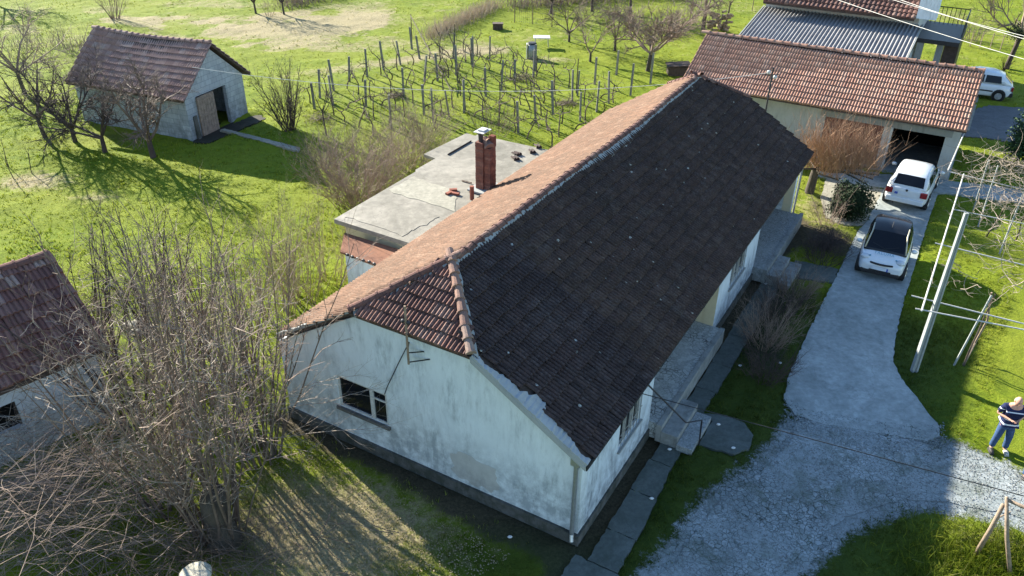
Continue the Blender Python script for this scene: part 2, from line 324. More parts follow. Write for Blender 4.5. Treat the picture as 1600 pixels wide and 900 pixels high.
# ---------------------------------------------------------------- mesh helpers
class MB:
    def __init__(s): s.v = []; s.f = []; s.mi = []; s.cur = 0
    def add(s, vs, fs):
        o = len(s.v); s.v += [tuple(x) for x in vs]; s.f += [tuple(i + o for i in f) for f in fs]; s.mi += [s.cur] * len(fs); return s
    def box(s, x0, x1, y0, y1, z0, z1):
        return s.add([(x0, y0, z0), (x1, y0, z0), (x1, y1, z0), (x0, y1, z0), (x0, y0, z1), (x1, y0, z1), (x1, y1, z1), (x0, y1, z1)],
                     [(0, 3, 2, 1), (4, 5, 6, 7), (0, 1, 5, 4), (1, 2, 6, 5), (2, 3, 7, 6), (3, 0, 4, 7)])
    def prism(s, pts, d):          # polygon extruded by vector d
        n = len(pts); d = Vector(d); a = [Vector(p) for p in pts]; b = [p + d for p in a]
        return s.add(a + b, [tuple(range(n))[::-1], tuple(range(n, 2 * n))] + [(i, (i + 1) % n, n + (i + 1) % n, n + i) for i in range(n)])
    def tube(s, pts, rad, k=6, cap=True):
        pts = [Vector(p) for p in pts]; n = len(pts)
        if not hasattr(rad, '__len__'): rad = [rad] * n
        d0 = (pts[1] - pts[0]).normalized(); ref = Vector((0, 0, 1)) if abs(d0.z) < 0.9 else Vector((1, 0, 0))
        a = d0.cross(ref).normalized(); vs = []
        for i, p in enumerate(pts):
            d = (pts[min(i + 1, n - 1)] - pts[max(i - 1, 0)])
            if d.length < 1e-6: d = d0.copy()
            d.normalize(); a = (a - d * a.dot(d));
            if a.length < 1e-5: a = d.orthogonal()
            a.normalize(); b = d.cross(a)
            for j in range(k):
                t = 2 * math.pi * j / k; vs.append(p + (a * math.cos(t) + b * math.sin(t)) * rad[i])
        fs = [(i * k + j, i * k + (j + 1) % k, (i + 1) * k + (j + 1) % k, (i + 1) * k + j) for i in range(n - 1) for j in range(k)]
        if cap: fs += [tuple(range(k))[::-1], tuple(range((n - 1) * k, n * k))]
        return s.add(vs, fs)
    def loft(s, secs, cap=True, closed=True):
        k = len(secs[0]); vs = [p for c in secs for p in c]; kk = k if closed else k - 1
        fs = [(i * k + j, i * k + (j + 1) % k, (i + 1) * k + (j + 1) % k, (i + 1) * k + j) for i in range(len(secs) - 1) for j in range(kk)]
        if cap: fs += [tuple(range(k))[::-1], tuple(range((len(secs) - 1) * k, len(secs) * k))]
        return s.add(vs, fs)
    def ball(s, c, r, seg=8, rings=6):
        c = Vector(c); r = Vector(r) if hasattr(r, '__len__') else Vector((r, r, r)); vs = []
        for i in range(rings + 1):
            ph = math.pi * i / rings
            for j in range(seg):
                t = 2 * math.pi * j / seg; vs.append((c.x + r.x * math.sin(ph) * math.cos(t), c.y + r.y * math.sin(ph) * math.sin(t), c.z + r.z * math.cos(ph)))
        return s.add(vs, [(i * seg + j, (i + 1) * seg + j, (i + 1) * seg + (j + 1) % seg, i * seg + (j + 1) % seg) for i in range(rings) for j in range(seg)])

WM = {}          # world matrix of each thing's empty
def mesh_from(mb, name, T=None):
    me = bpy.data.meshes.new(name); vs = mb.v
    if T is not None: vs = [tuple(T @ Vector(v)) for v in vs]
    me.from_pydata(vs, [], mb.f); return me
def build(name, mb, mats, parent, frame=None, smooth=False, label=None, kind=None, bevel=0.0):
    """one mesh object under parent; frame = matrix of the space the builder was written in (world if None)"""
    P = WM[parent.name] if parent is not None else Matrix()
    F = frame if frame is not None else Matrix()
    me = mesh_from(mb, name, P.inverted() @ F)
    mats = mats if isinstance(mats, (list, tuple)) else [mats]
    for m in mats: me.materials.append(M[m])
    if len(mats) > 1: me.polygons.foreach_set('material_index', mb.mi)
    if smooth: me.polygons.foreach_set('use_smooth', [True] * len(me.polygons))
    me.update(); o = bpy.data.objects.new(name, me); COL.objects.link(o)
    if parent is not None: o.parent = parent; WM[o.name] = P
    if label: o['label'] = label
    if kind: o['kind'] = kind
    if bevel: md = o.modifiers.new('bevel', 'BEVEL'); md.width = bevel; md.segments = 2; md.limit_method = 'ANGLE'
    return o
def thing(name, label, cat, loc, rz=0.0, group=None):
    o = bpy.data.objects.new(name, None); COL.objects.link(o); o.location = loc; o.rotation_euler = (0, 0, rz)
    o.empty_display_size = 0.3; o['label'] = label; o['category'] = cat
    if group: o['group'] = group
    WM[o.name] = Matrix.Translation(loc) @ Matrix.Rotation(rz, 4, 'Z'); return o
def solo(name, mb, mats, label, cat, loc, group=None, smooth=False, kind=None):
    """a thing that is one mesh; builder in world coordinates, origin moved to loc"""
    T = Matrix.Translation(-Vector(loc)); me = mesh_from(mb, name, T)
    mats = mats if isinstance(mats, (list, tuple)) else [mats]
    for m in mats: me.materials.append(M[m])
    if len(mats) > 1: me.polygons.foreach_set('material_index', mb.mi)
    if smooth: me.polygons.foreach_set('use_smooth', [True] * len(me.polygons))
    o = bpy.data.objects.new(name, me); COL.objects.link(o); o.location = loc
    if label: o['label'] = label
    if cat: o['category'] = cat
    if group: o['group'] = group
    if kind: o['kind'] = kind
    return o
def copy_thing(root, loc, rz, label=None):
    r = root.copy(); COL.objects.link(r); r.location = loc; r.rotation_euler = (0, 0, rz)
    if label: r['label'] = label
    for ch in list(root.children):
        c = ch.copy(); COL.objects.link(c); c.parent = r
        for g_ in list(ch.children):
            d = g_.copy(); COL.objects.link(d); d.parent = c
    return r

# frame of the long house: x along its length, y across it, origin at the near corner
HO = Vector((1.49, 12.29, 0)); HR = R(60)
HF = Matrix.Translation(HO) @ Matrix.Rotation(HR, 4, 'Z')
def hw(u, v, z=0.0): return HF @ Vector((u, v, z))

# ---------------------------------------------------------------- tiles
def tile_mesh(name, w, L, mat, prof=0, lip=.058):
    if prof == 0:   # two-roll interlocking tile
        pr = [(0, 0), (.07, .03), (.2, .048), (.34, .03), (.41, 0), (.52, 0), (.58, .03), (.71, .048), (.85, .03), (.93, 0), (1, 0)]
    else:           # single roll
        pr = [(0, .004), (.2, .045), (.5, .06), (.72, .03), (.82, .004), (1, .004)]
    mb = MB(); vs = []
    for y, dz in ((0, lip), (L, 0.0)):
        for t, h in pr: vs.append((t * w, y, h + dz))
    for t, h in pr: vs.append((t * w, 0.0, -0.012))
    n = len(pr)
    fs = [(i, i + 1, n + i + 1, n + i) for i in range(n - 1)] + [(2 * n + i, 2 * n + i + 1, i + 1, i) for i in range(n - 1)]
    mb.add(vs, fs); me = mesh_from(mb, name); me.materials.append(M[mat]); return me
def ridge_tile_mesh(name, r, L, mat):
    mb = MB(); vs = []; k = 6
    for y, q in ((0, 1.18), (L * 0.12, 1.18), (L * .13, 1.0), (L, .86)):
        for j in range(k + 1):
            t = math.pi * j / k; vs.append((math.cos(t) * r * q, y, math.sin(t) * r * q))
    fs = [(i * (k + 1) + j, i * (k + 1) + j + 1, (i + 1) * (k + 1) + j + 1, (i + 1) * (k + 1) + j) for i in range(3) for j in range(k)]
    fs.append(tuple(range(k + 1)))
    mb.add(vs, fs); me = mesh_from(mb, name); me.materials.append(M[mat]); return me
def joined(name, me, mats4, parent, kind='stuff'):
    """many copies of one small mesh joined into a single mesh (numpy)"""
    nv = len(me.vertices); co = np.empty(nv * 3, np.float32); me.vertices.foreach_get('co', co); co = co.reshape(-1, 3)
    faces = [tuple(p.vertices) for p in me.polygons]; T = np.array([[list(r) for r in m] for m in mats4], np.float32)
    allv = np.einsum('nij,vj->nvi', T[:, :3, :3], co) + T[:, None, :3, 3]
    lv = np.array([i for f in faces for i in f], np.int32); ls_ = np.array([len(f) for f in faces], np.int32); n = len(mats4)
    out = bpy.data.meshes.new(name); out.vertices.add(n * nv); out.vertices.foreach_set('co', allv.reshape(-1).astype(np.float32))
    loops = (lv[None, :] + (np.arange(n) * nv)[:, None]).reshape(-1); tot = np.tile(ls_, n)
    out.loops.add(len(loops)); out.loops.foreach_set('vertex_index', loops.astype(np.int32))
    out.polygons.add(len(tot)); out.polygons.foreach_set('loop_start', (np.cumsum(tot) - tot).astype(np.int32)); out.polygons.foreach_set('loop_total', tot.astype(np.int32))
    for m_ in me.materials: out.materials.append(m_)
    out.update(calc_edges=True); out.validate()
    o = bpy.data.objects.new(name, out); COL.objects.link(o)
    if parent is not None: o.parent = parent
    if kind: o['kind'] = kind
    return o
def inside(x, y, poly):
    c = False; n = len(poly); j = n - 1
    for i in range(n):
        xi, yi = poly[i]; xj, yj = poly[j]
        if (yi > y) != (yj > y) and x < (xj - xi) * (y - yi) / (yj - yi) + xi: c = not c
        j = i
    return c
CAMP = Vector((0, 0, CAM_H))
def lay_tiles(root, P0, ex, es, poly, me, nsingle, tw, te, frame, sag=None, jit=1.0, skip=None, roof_parent=None):
    """tiles on the plane P0 + a*ex + b*es (poly in a,b); returns list of world matrices sorted nearest first"""
    ex = Vector(ex).normalized(); es = Vector(es).normalized(); n = ex.cross(es); P0 = Vector(P0); out = []
    a0 = min(p[0] for p in poly); a1 = max(p[0] for p in poly); b0 = min(p[1] for p in poly); b1 = max(p[1] for p in poly)
    for j in range(int((b1 - b0) / te) + 1):
        for i in range(int((a1 - a0) / tw) + 1):
            a = a0 + i * tw; b = b0 + j * te
            if not inside(a + tw / 2, b + te * 0.45, poly): continue
            if skip and skip(a, b): continue
            p = P0 + ex * (a + random.gauss(0, .003 * jit)) + es * (b + random.gauss(0, .006 * jit)) + n * (0.012 + random.uniform(0, .006) * jit)
            if sag: p.z += sag(a, b)
            rot = Matrix((ex, es, n)).transposed() @ Matrix.Rotation(random.gauss(0, .012 * jit), 3, 'Z') @ Matrix.Rotation(random.gauss(0, .012 * jit), 3, 'X') @ Matrix.Rotation(random.gauss(0, .012 * jit), 3, 'Y')
            out.append(frame @ (Matrix.Translation(p) @ rot.to_4x4()))
    return out
def place_tiles(roof, lists, nsingle, name='roof_tile'):
    """lists = [(mesh, matrices)]: the nearest nsingle become objects of their own, the rest one joined part"""
    P = WM[roof.name]; Pi = P.inverted(); allm = [((T.translation - CAMP).length, k, T) for k, (me, Ts) in enumerate(lists) for T in Ts]
    allm.sort(key=lambda t: t[0])
    for d, k, T in allm[:nsingle]:
        o = bpy.data.objects.new(name, lists[k][0]); COL.objects.link(o); o.parent = roof; o.matrix_local = Pi @ T
    for k, (me, Ts) in enumerate(lists):
        rest = [Pi @ T for d, kk, T in allm[nsingle:] if kk == k]
        if rest: joined('tile_field', me, rest, roof)
def ridge_run(roof, me, A, B, L, frame, lift=0.02, sag=None, name='ridge_tile', jit=1.0):
    A = Vector(A); B = Vector(B); d = (B - A); n = int(d.length / L) ; d.normalize(); x = d.cross(Vector((0, 0, 1))).normalized(); up = x.cross(d)
    Pi = WM[roof.name].inverted()
    for i in range(n + 1):
        t = i * L; p = A + d * t + up * (lift + random.uniform(-.008, .008) * jit)
        if sag: p.z += sag(t)
        rot = Matrix((x, d, up)).transposed() @ Matrix.Rotation(random.gauss(0, .03 * jit), 3, 'Z') @ Matrix.Rotation(random.gauss(0, .02 * jit), 3, 'X')
        o = bpy.data.objects.new(name, me); COL.objects.link(o); o.parent = roof; o.matrix_local = Pi @ frame @ (Matrix.Translation(p) @ rot.to_4x4())
def mortar_strip(root, A, B, width, frame, parent, side, mat='mortar', name='mortar', sag=None, step=0.09, thick=0.05):
    """rough strip along A-B reaching `width`(t) to one side"""
    A = Vector(A); B = Vector(B); d = B - A; L = d.length; d.normalize(); side = Vector(side).normalized(); n = d.cross(side).normalized()
    if n.z < 0: n = -n
    mb = MB(); k = int(L / step); vs = []
    for i in range(k + 1):
        t = i / k; p = A + d * (L * t)
        if sag: p.z += sag(L * t)
        wdn = getattr(mortar_strip, 'w', 1.0) * .7 + .3 * random.uniform(.3, 1.7); mortar_strip.w = wdn; wd = width(t) * wdn + random.uniform(-.012, .012)
        vs += [p, p + n * thick * random.uniform(.6, 1.1), p + side * wd + n * thick * random.uniform(.4, .9), p + side * (wd + .02) - n * .01]
    mb.add(vs, [(4 * i + j, 4 * i + j + 1, 4 * i + 5 + j, 4 * i + 4 + j) for i in range(k) for j in range(3)])
    return build(name, mb, mat, parent, frame)
# ---------------------------------------------------------------- ground, drive, yard, paths
def H2(u, v): p = hw(u, v); return (p.x, p.y)
DRIVE = [(13.91, 28.55), (13.19, 27.60), (11.39, 24.48), (9.15, 20.68), (7.92, 18.45), (7.49, 17.47), (7.57, 16.77), (8.30, 16.37), (9.07, 16.18), (9.98, 15.95), (10.73, 15.76), (11.12, 15.97), (11.27, 16.32), (11.21, 17.26), (11.11, 18.40), (11.21, 19.19), (11.72, 20.38), (12.91, 22.62), (14.15, 24.77), (15.25, 26.72), (16.50, 28.91), (17.96, 31.39), (15.71, 31.58)]
APRON = [(13.61, 33.89), (15.02, 33.49), (16.47, 32.83), (18.83, 32.48), (20.81, 32.00), (21.63, 31.49), (21.01, 30.33), (19.60, 30.67), (18.20, 31.20), (16.23, 31.53), (14.75, 31.95), (13.29, 32.87)]
COURT = [(13.72, 32.82), (14.75, 31.95), (15.74, 31.52), (14.75, 29.92), (13.63, 28.16), (12.83, 28.14), (12.35, 28.80), (12.73, 30.60)]
YARD = [(7.63, 17.09), (8.43, 16.78), (9.31, 16.62), (10.21, 16.30), (10.71, 16.11), (11.19, 15.92), (11.56, 15.78), (11.95, 15.40), (12.33, 15.04), (13.08, 14.39), (13.54, 13.61), (12.27, 12.45), (11.51, 12.88), (10.87, 13.06), (10.22, 13.24), (9.37, 13.31), (8.62, 13.10), (7.82, 12.72), (7.06, 12.16), (6.33, 11.51), (5.78, 10.86), (2.14, 10.51), (2.58, 11.53), (3.28, 12.11), (3.87, 12.97), (4.60, 13.88), (5.54, 14.64), (6.31, 15.33), (6.83, 15.94), (7.07, 16.45)]
BACKROAD = [(23.61, 41.49), (25.85, 42.93), (28.81, 42.29), (31.10, 41.55), (28.10, 36.68), (24.63, 37.07), (23.18, 37.89), (21.43, 38.18)]
BARNFLOOR = [(-15.29, 36.54), (-14.72, 37.42), (-13.29, 39.89), (-12.90, 39.90), (-12.68, 39.33), (-13.61, 37.37), (-14.40, 35.98), (-15.06, 35.96)]
def HS(u0, u1, v0, v1, w0=0, w1=0): return [H2(u0, v0), H2(u0, v1 + w0), H2(u1, v1 + w1), H2(u1, v0)]
SLABS = [HS(-2.2, -.3, -.1, -1.25, -.05, .1), HS(-.28, .72, -.4, -1.1, 0, .0), HS(.74, 2.1, -.38, -1.08, -.02, .04), HS(2.12, 3.3, -.36, -1.02, 0, .06), HS(3.32, 4.35, -.4, -.96, 0, .02),
 [H2(5.62, -.84), H2(5.9, -1.5), H2(5.85, -2.0), H2(5.5, -2.32), H2(4.95, -2.4), H2(4.55, -2.1), H2(4.42, -1.24), H2(5.5, -1.24)],
 HS(5.6, 6.68, -.4, -.93), HS(6.7, 8.02, -.39, -.97), HS(8.04, 9.72, -.38, -.96), HS(9.74, 11.75, -.36, -.97), HS(11.77, 14.1, -.38, -.98)]
CROSS = [(9.43, 24.04), (10.11, 25.23), (11.44, 24.62), (10.96, 23.73)]
BARNPATH = [(-14.26, 37.44), (-14.09, 37.62), (-9.86, 35.23), (-9.81, 34.76)]
HOUSE = [H2(-.2, -.35), H2(18.7, -.35), H2(18.7, 8.6), H2(14.4, 11.4), H2(5.6, 11.4), H2(4.4, 9.9), H2(-.2, 8.6)]
HX = (-.2, 18.7)
BARN_O = Vector((-14.3, 38.05, 0)); BARN_R = R(158)
GARAGE_P = [H2(26.0, -5.1), H2(31, -5.1), H2(31, 7.3), H2(26.0, 7.3)]
PAVED = [DRIVE, APRON, COURT, YARD, BACKROAD, BARNFLOOR, CROSS, GARAGE_P] + SLABS

def poly_mask(X, Y, poly):
    c = np.zeros(X.shape, bool); n = len(poly); j = n - 1
    for i in range(n):
        xi, yi = poly[i]; xj, yj = poly[j]
        t = ((yi > Y) != (yj > Y)) & (X < (xj - xi) * (Y - yi) / ((yj - yi) if yj != yi else 1e-9) + xi); c ^= t; j = i
    return c
def fbm(X, Y, sc, seed, octv=3):
    rs = np.random.RandomState(seed); out = np.zeros(X.shape); amp = 1.0
    for o in range(octv):
        G_ = rs.rand(256, 256); x = (X * sc) % 256; y = (Y * sc) % 256
        x0 = np.floor(x).astype(int) % 256; y0 = np.floor(y).astype(int) % 256; fx = x - np.floor(x); fy = y - np.floor(y)
        fx = fx * fx * (3 - 2 * fx); fy = fy * fy * (3 - 2 * fy); x1 = (x0 + 1) % 256; y1 = (y0 + 1) % 256
        out += amp * ((G_[x0, y0] * (1 - fx) + G_[x1, y0] * fx) * (1 - fy) + (G_[x0, y1] * (1 - fx) + G_[x1, y1] * fx) * fy - .5)
        sc *= 2.1; amp *= .5
    return out
def blob(X, Y, cx, cy, rx, ry, rot=0):
    dx = X - cx; dy = Y - cy; c, s_ = math.cos(rot), math.sin(rot); a = (dx * c + dy * s_) / rx; b = (-dx * s_ + dy * c) / ry
    return np.exp(-(a * a + b * b))
def cover(X, Y):
    n = fbm(X, Y, .35, 5, 4); dry = np.zeros(X.shape); soil = np.zeros(X.shape); moss_shade = np.zeros(X.shape)
    dry += .5 * blob(X, Y, *(-2.88, 12.23), 3.2, 1.9) + .65 * blob(X, Y, *(-4.64, 12.56), 2.2, 1.8)
    dry += .33 * blob(X, Y, *(-16.02, 52.97), 7, 2.6, .25) + .45 * blob(X, Y, *(-22.29, 60.72), 14, 4, .1) + .5 * blob(X, Y, *(-13.08, 59.21), 9, 3, .3)
    dry += .8 * blob(X, Y, *(-20.40, 31.27), 1.9, 1.1) + .5 * blob(X, Y, *(-16.90, 29.77), 1.6, .8) + .6 * blob(X, Y, *(10.88, 49.68), 2.4, .8) + .6 * blob(X, Y, *(2.24, 50.74), 2.5, 1)
    dry += .5 * blob(X, Y, *(10.84, 12.43), 1.2, 1) + .7 * blob(X, Y, *(-6.55, 50.37), 9, 1.2, .5) + .35 * blob(X, Y, *(18.50, 28.96), 3, 1.5)
    dry += .55 * blob(X, Y, *(12.54, 29.38), 1.6, 2.5, -.5) + .45 * blob(X, Y, *(-10.51, 20.27), 2.5, 1.6) + .35 * blob(X, Y, *(-9.10, 15.19), 2.5, 2)
    dry += .3 * (Y > 52) * (n > 0) + .25 * n
    a60 = R(60); p = hw(0, -.65); t = (X - HO.x) * math.cos(a60) + (Y - HO.y) * math.sin(a60); s_ = -(X - HO.x) * math.sin(a60) + (Y - HO.y) * math.cos(a60)
    S = lambda a: 1 / (1 + np.exp(-a * 7)); nn = .35 * fbm(X, Y, 1.3, 33, 3)
    soil += S(t + 1.5) * S(19 - t) * S(s_ + .6 + nn * .5) * S(.2 - s_) + .95 * S(t + .75 + nn) * S(.2 - t) * S(s_ + .3) * S(9 - s_) + .9 * blob(X, Y, *(8.31, 22.13), 2.2, .8, a60) + .8 * blob(X, Y, *(7.47, 19.31), 1.6, .8, a60)
    soil += .6 * blob(X, Y, *(-6.46, 12.00), 2.4, 1.4) + .9 * blob(X, Y, *(11.73, 26.88), 1.6, 1.6, a60) + .5 * blob(X, Y, *(-19.03, 36.58), 3, 1.2, -.4) + .5 * blob(X, Y, *(-11.14, 13.83), 2.5, 2.5)
    moss_shade += .8 * S((t + 2) * .3) * S((14 - t) * .3) * S(-.6 - s_) * S((s_ + 7) * .3) + .7 * blob(X, Y, *(0.07, 11.75), 2.5, 1.3)  # shade of the house painted in as darker grass, right side and gable foot
    sg = (0.5 * (1 + np.tanh((n + .05) * 8)))
    dry += .4 * blob(X, Y, *(1.47, 12.29), .1, .1) * sg
    return np.clip(dry, 0, 1), np.clip(soil, 0, 1), np.clip(moss_shade, 0, 1)
def height(X, Y):
    h = .10 * fbm(X, Y, .45, 2, 4) + .05
    h += .07 * fbm(X, Y, 1.7, 9, 3)
    flat = np.zeros(X.shape, bool)
    for p in PAVED + [HOUSE]:
        if p is not YARD: flat |= poly_mask(X, Y, p)
    ym = gravel_mask(X, Y); h = np.where(ym > .3, h * np.clip(1 - ym, 0, 1) * .3 - .006 * (ym > .95), h)
    near = np.zeros(X.shape, bool)
    for dx, dy in ((.25, 0), (-.25, 0), (0, .25), (0, -.25)):
        for p in PAVED + [HOUSE]: near |= poly_mask(X + dx, Y + dy, p)
    h = np.where(near, -.008 + 0 * h, h); return np.where(flat, -.06, np.clip(h, -.02, .2))
def gravel_mask(X, Y, r=.42):
    m_ = np.zeros(X.shape)
    for k in range(8): m_ += poly_mask(X + r * math.cos(k * .785), Y + r * math.sin(k * .785), YARD)
    for k in range(4): m_ += poly_mask(X + r * .5 * math.cos(k * 1.57), Y + r * .5 * math.sin(k * 1.57), YARD)
    return m_ / 12
def set_cover(me, X, Y):
    d, s_, m_ = cover(X, Y); at = me.attributes.new('cover', 'FLOAT_COLOR', 'POINT')
    at.data.foreach_set('color', np.stack([d, s_, m_, np.ones(X.shape)], -1).reshape(-1).astype(np.float32))
xs = np.concatenate([[-1500, -500, -200, -100, -70], np.arange(-48, 46.01, .26), [70, 100, 200, 500, 1500]])
ys = np.concatenate([[-1500, -400, -100, -30, 0], np.arange(8, 76.01, .26), [90, 120, 200, 500, 1500]])
X, Y = np.meshgrid(xs, ys); Z = height(X, Y); Z[(np.abs(X) > 60) | (Y > 80) | (Y < 5)] = 0.0
ny, nx = X.shape; me = bpy.data.meshes.new('ground'); me.vertices.add(nx * ny)
me.vertices.foreach_set('co', np.stack([X, Y, Z], -1).reshape(-1).astype(np.float32))
idx = np.arange(nx * ny).reshape(ny, nx); q = np.stack([idx[:-1, :-1], idx[:-1, 1:], idx[1:, 1:], idx[1:, :-1]], -1).reshape(-1)
me.loops.add(len(q)); me.loops.foreach_set('vertex_index', q.astype(np.int32)); nf = len(q) // 4
me.polygons.add(nf); me.polygons.foreach_set('loop_start', np.arange(0, nf * 4, 4, dtype=np.int32)); me.polygons.foreach_set('loop_total', np.full(nf, 4, np.int32))
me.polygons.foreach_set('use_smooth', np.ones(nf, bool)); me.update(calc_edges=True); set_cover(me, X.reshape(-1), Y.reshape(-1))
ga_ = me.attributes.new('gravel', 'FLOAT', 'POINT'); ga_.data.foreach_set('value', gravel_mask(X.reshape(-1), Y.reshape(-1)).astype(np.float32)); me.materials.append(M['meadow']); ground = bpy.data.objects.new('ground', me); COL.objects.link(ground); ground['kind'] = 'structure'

def sheet(name, poly, mat, z0=-.15, z1=.012, rough=0.0, parent=None, struct=True, sub=0.14):
    pts = []
    for i, p in enumerate(poly):
        q = poly[(i + 1) % len(poly)]; d = math.hypot(q[0] - p[0], q[1] - p[1]); k = max(1, int(d / sub))
        for j in range(k):
            t = j / k; jx = random.gauss(0, rough) if rough else 0; jy = random.gauss(0, rough) if rough else 0
            pts.append((p[0] + (q[0] - p[0]) * t + jx, p[1] + (q[1] - p[1]) * t + jy, z0))
    a = sum(pts[i][0] * pts[(i + 1) % len(pts)][1] - pts[(i + 1) % len(pts)][0] * pts[i][1] for i in range(len(pts)))
    if a < 0: pts = pts[::-1]
    o = build(name, MB().prism(pts, (0, 0, z1 - z0)), mat, parent)
    if struct and parent is None: o['kind'] = 'structure'
    return o
sheet('driveway', DRIVE, 'concrete_drive', z1=.021, rough=.012)
sheet('garage_apron', APRON, 'concrete_drive', z1=.045, rough=.01)
sheet('courtyard', COURT, 'yard_beige', z1=.02, rough=.02)
def inset(poly, d):
    out = []; n = len(poly); A = sum(poly[i][0] * poly[(i + 1) % n][1] - poly[(i + 1) % n][0] * poly[i][1] for i in range(n)); sg_ = 1 if A > 0 else -1
    for i in range(n):
        p, q, r_ = Vector(poly[i - 1]), Vector(poly[i]), Vector(poly[(i + 1) % n]); t = ((q - p).normalized() + (r_ - q).normalized()).normalized(); out.append((q.x - t.y * d * sg_, q.y + t.x * d * sg_))
    return out
sheet('gravel_yard', inset(YARD, .42), 'yard_cracked', z1=.008, rough=.02)
sheet('back_road', BACKROAD, 'asphalt', z1=.02, rough=.05)
sheet('barn_forecourt', BARNFLOOR, 'soil', z1=.03, rough=.05)
sheet('cross_path', CROSS, 'concrete_path', z1=.035, rough=.02)
sheet('barn_path', BARNPATH, 'yard_beige', z1=.14, rough=.02)
sheet('garage_floor', [H2(25.15, -4.95), H2(31, -4.95), H2(31, 6.9), H2(26.2, 6.9), H2(26.2, 3.5), H2(25.15, 3.5)], 'concrete_drive', z1=.052)
path = bpy.data.objects.new('footpath', None); COL.objects.link(path); path['kind'] = 'structure'; path.location = (*(6.61, 19.29), 0)
WM['footpath'] = Matrix.Translation(path.location)
for s_ in SLABS:
    sheet('concrete_slab', s_, 'concrete_path', z1=.04 + random.uniform(-.008, .012), rough=.012, parent=path)

# grass tufts: real blades, one mesh
def grass():
    rs = np.random.RandomState(3); P = []
    for n, y0, y1, hh, ww, nb in ((46000, 9, 24, .065, .010, 5), (30000, 20, 42, .06, .02, 4), (9000, 40, 74, .06, .04, 3)):
        y = rs.uniform(y0, y1, n); half = y * .64 + 2; x = rs.uniform(-1, 1, n) * half; P.append((x, y, np.full(n, hh), np.full(n, ww), nb))
    V = []; F0 = 0
    for x, y, hh, ww, nb in P:
        bad = np.zeros(x.shape, bool)
        qx = x + .5 * fbm(x, y, 1.2, 41, 3); qy = y + .5 * fbm(x, y, 1.2, 43, 3)
        for p in PAVED + [HOUSE]:
            bad |= (gravel_mask(qx, qy) > rs.rand(*x.shape) * .8) if p is YARD else poly_mask(x + (qx - x) * .16, y + (qy - y) * .16, p)
        bx = (x - BARN_O.x) * math.cos(BARN_R) + (y - BARN_O.y) * math.sin(BARN_R); by = -(x - BARN_O.x) * math.sin(BARN_R) + (y - BARN_O.y) * math.cos(BARN_R)
        bad |= (bx > -.1) & (bx < 7.2) & (abs(by) < 2.2)
        d, s_, m_ = cover(x, y); keep = (~bad) & (rs.rand(len(x)) > s_ * 1.1) & (rs.rand(len(x)) > d * .45)
        x, y, hh, ww = x[keep], y[keep], hh[keep], ww[keep]; z = np.maximum(height(x, y), .005); n = len(x)
        clump = 0.55 + 1.3 * np.clip(fbm(x, y, .8, 21, 3) + .3, 0, 1)
        for b in range(nb):
            a = rs.uniform(0, 2 * math.pi, n); ox = rs.normal(0, .035, n); oy = rs.normal(0, .035, n); h = hh * clump * rs.uniform(.5, 1.4, n)
            lean = h * rs.uniform(.2, 1.1, n); px, py = x + ox, y + oy; wx = -np.sin(a) * ww; wy = np.cos(a) * ww
            V.append(np.stack([np.stack([px - wx, py - wy, z - .02], -1), np.stack([px + wx, py + wy, z - .02], -1),
                               np.stack([px + np.cos(a) * lean, py + np.sin(a) * lean, z + h], -1)], 1).reshape(-1, 3))
    V = np.concatenate(V); nt = len(V) // 3; me = bpy.data.meshes.new('grass'); me.vertices.add(nt * 3); me.vertices.foreach_set('co', V.reshape(-1).astype(np.float32))
    me.loops.add(nt * 3); me.loops.foreach_set('vertex_index', np.arange(nt * 3, dtype=np.int32)); me.polygons.add(nt)
    me.polygons.foreach_set('loop_start', np.arange(0, nt * 3, 3, dtype=np.int32)); me.polygons.foreach_set('loop_total', np.full(nt, 3, np.int32))
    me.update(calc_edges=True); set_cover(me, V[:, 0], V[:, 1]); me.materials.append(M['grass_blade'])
    o = bpy.data.objects.new('grass', me); COL.objects.link(o); o['kind'] = 'stuff'; o['label'] = 'short bright green meadow grass with dry tufts'; return o
grass()
# loose stones and leaf litter
def scatter(name, n, area, size, mat, zz=.02, flat=.4, label=None, seed=1):
    rs = random.Random(seed); base = MB(); pts = []
    for k in range(7):
        a = 2 * math.pi * k / 7; pts.append((math.cos(a) * rs.uniform(.7, 1), math.sin(a) * rs.uniform(.7, 1), 0))
    top = [(x * .6, y * .6, flat) for x, y, z in pts]; base.add(pts + top, [tuple(range(7, 14))] + [(i, (i + 1) % 7, 7 + (i + 1) % 7, 7 + i) for i in range(7)])
    me = mesh_from(base, name + '_piece'); me.materials.append(M[mat]); Ts = []
    x0 = min(p[0] for p in area); x1 = max(p[0] for p in area); y0 = min(p[1] for p in area); y1 = max(p[1] for p in area)
    while len(Ts) < n:
        x, y = rs.uniform(x0, x1), rs.uniform(y0, y1)
        if not inside(x, y, area): continue
        s_ = size * rs.uniform(.4, 1.5); Ts.append(Matrix.Translation((x, y, zz)) @ Matrix.Rotation(rs.uniform(0, 6.3), 4, 'Z') @ Matrix.Rotation(rs.gauss(0, .25), 4, 'X') @ Matrix.Diagonal((s_, s_ * rs.uniform(.5, 1), s_, 1)))
    o = joined(name, me, Ts, None); o['label'] = label or name; return o
scatter('gravel', 9000, YARD, .016, 'gravel_fine', .012, .5, 'loose pale gravel strewn over the cracked yard')
scatter('loose_gravel', 1500, [(7.56, 17.58), (7.98, 16.99), (9.31, 16.62), (10.82, 16.36), (11.50, 16.53), (11.12, 15.53), (9.69, 15.23), (8.09, 15.72), (7.12, 16.24)], .028, 'yard_cracked', .018, .35, 'loose stones where the concrete drive breaks up into gravel', 8)
LIT = [(-6.32, 13.91), (-5.32, 15.49), (-2.66, 13.76), (0.07, 11.92), (-1.23, 10.76), (-5.65, 10.70)]
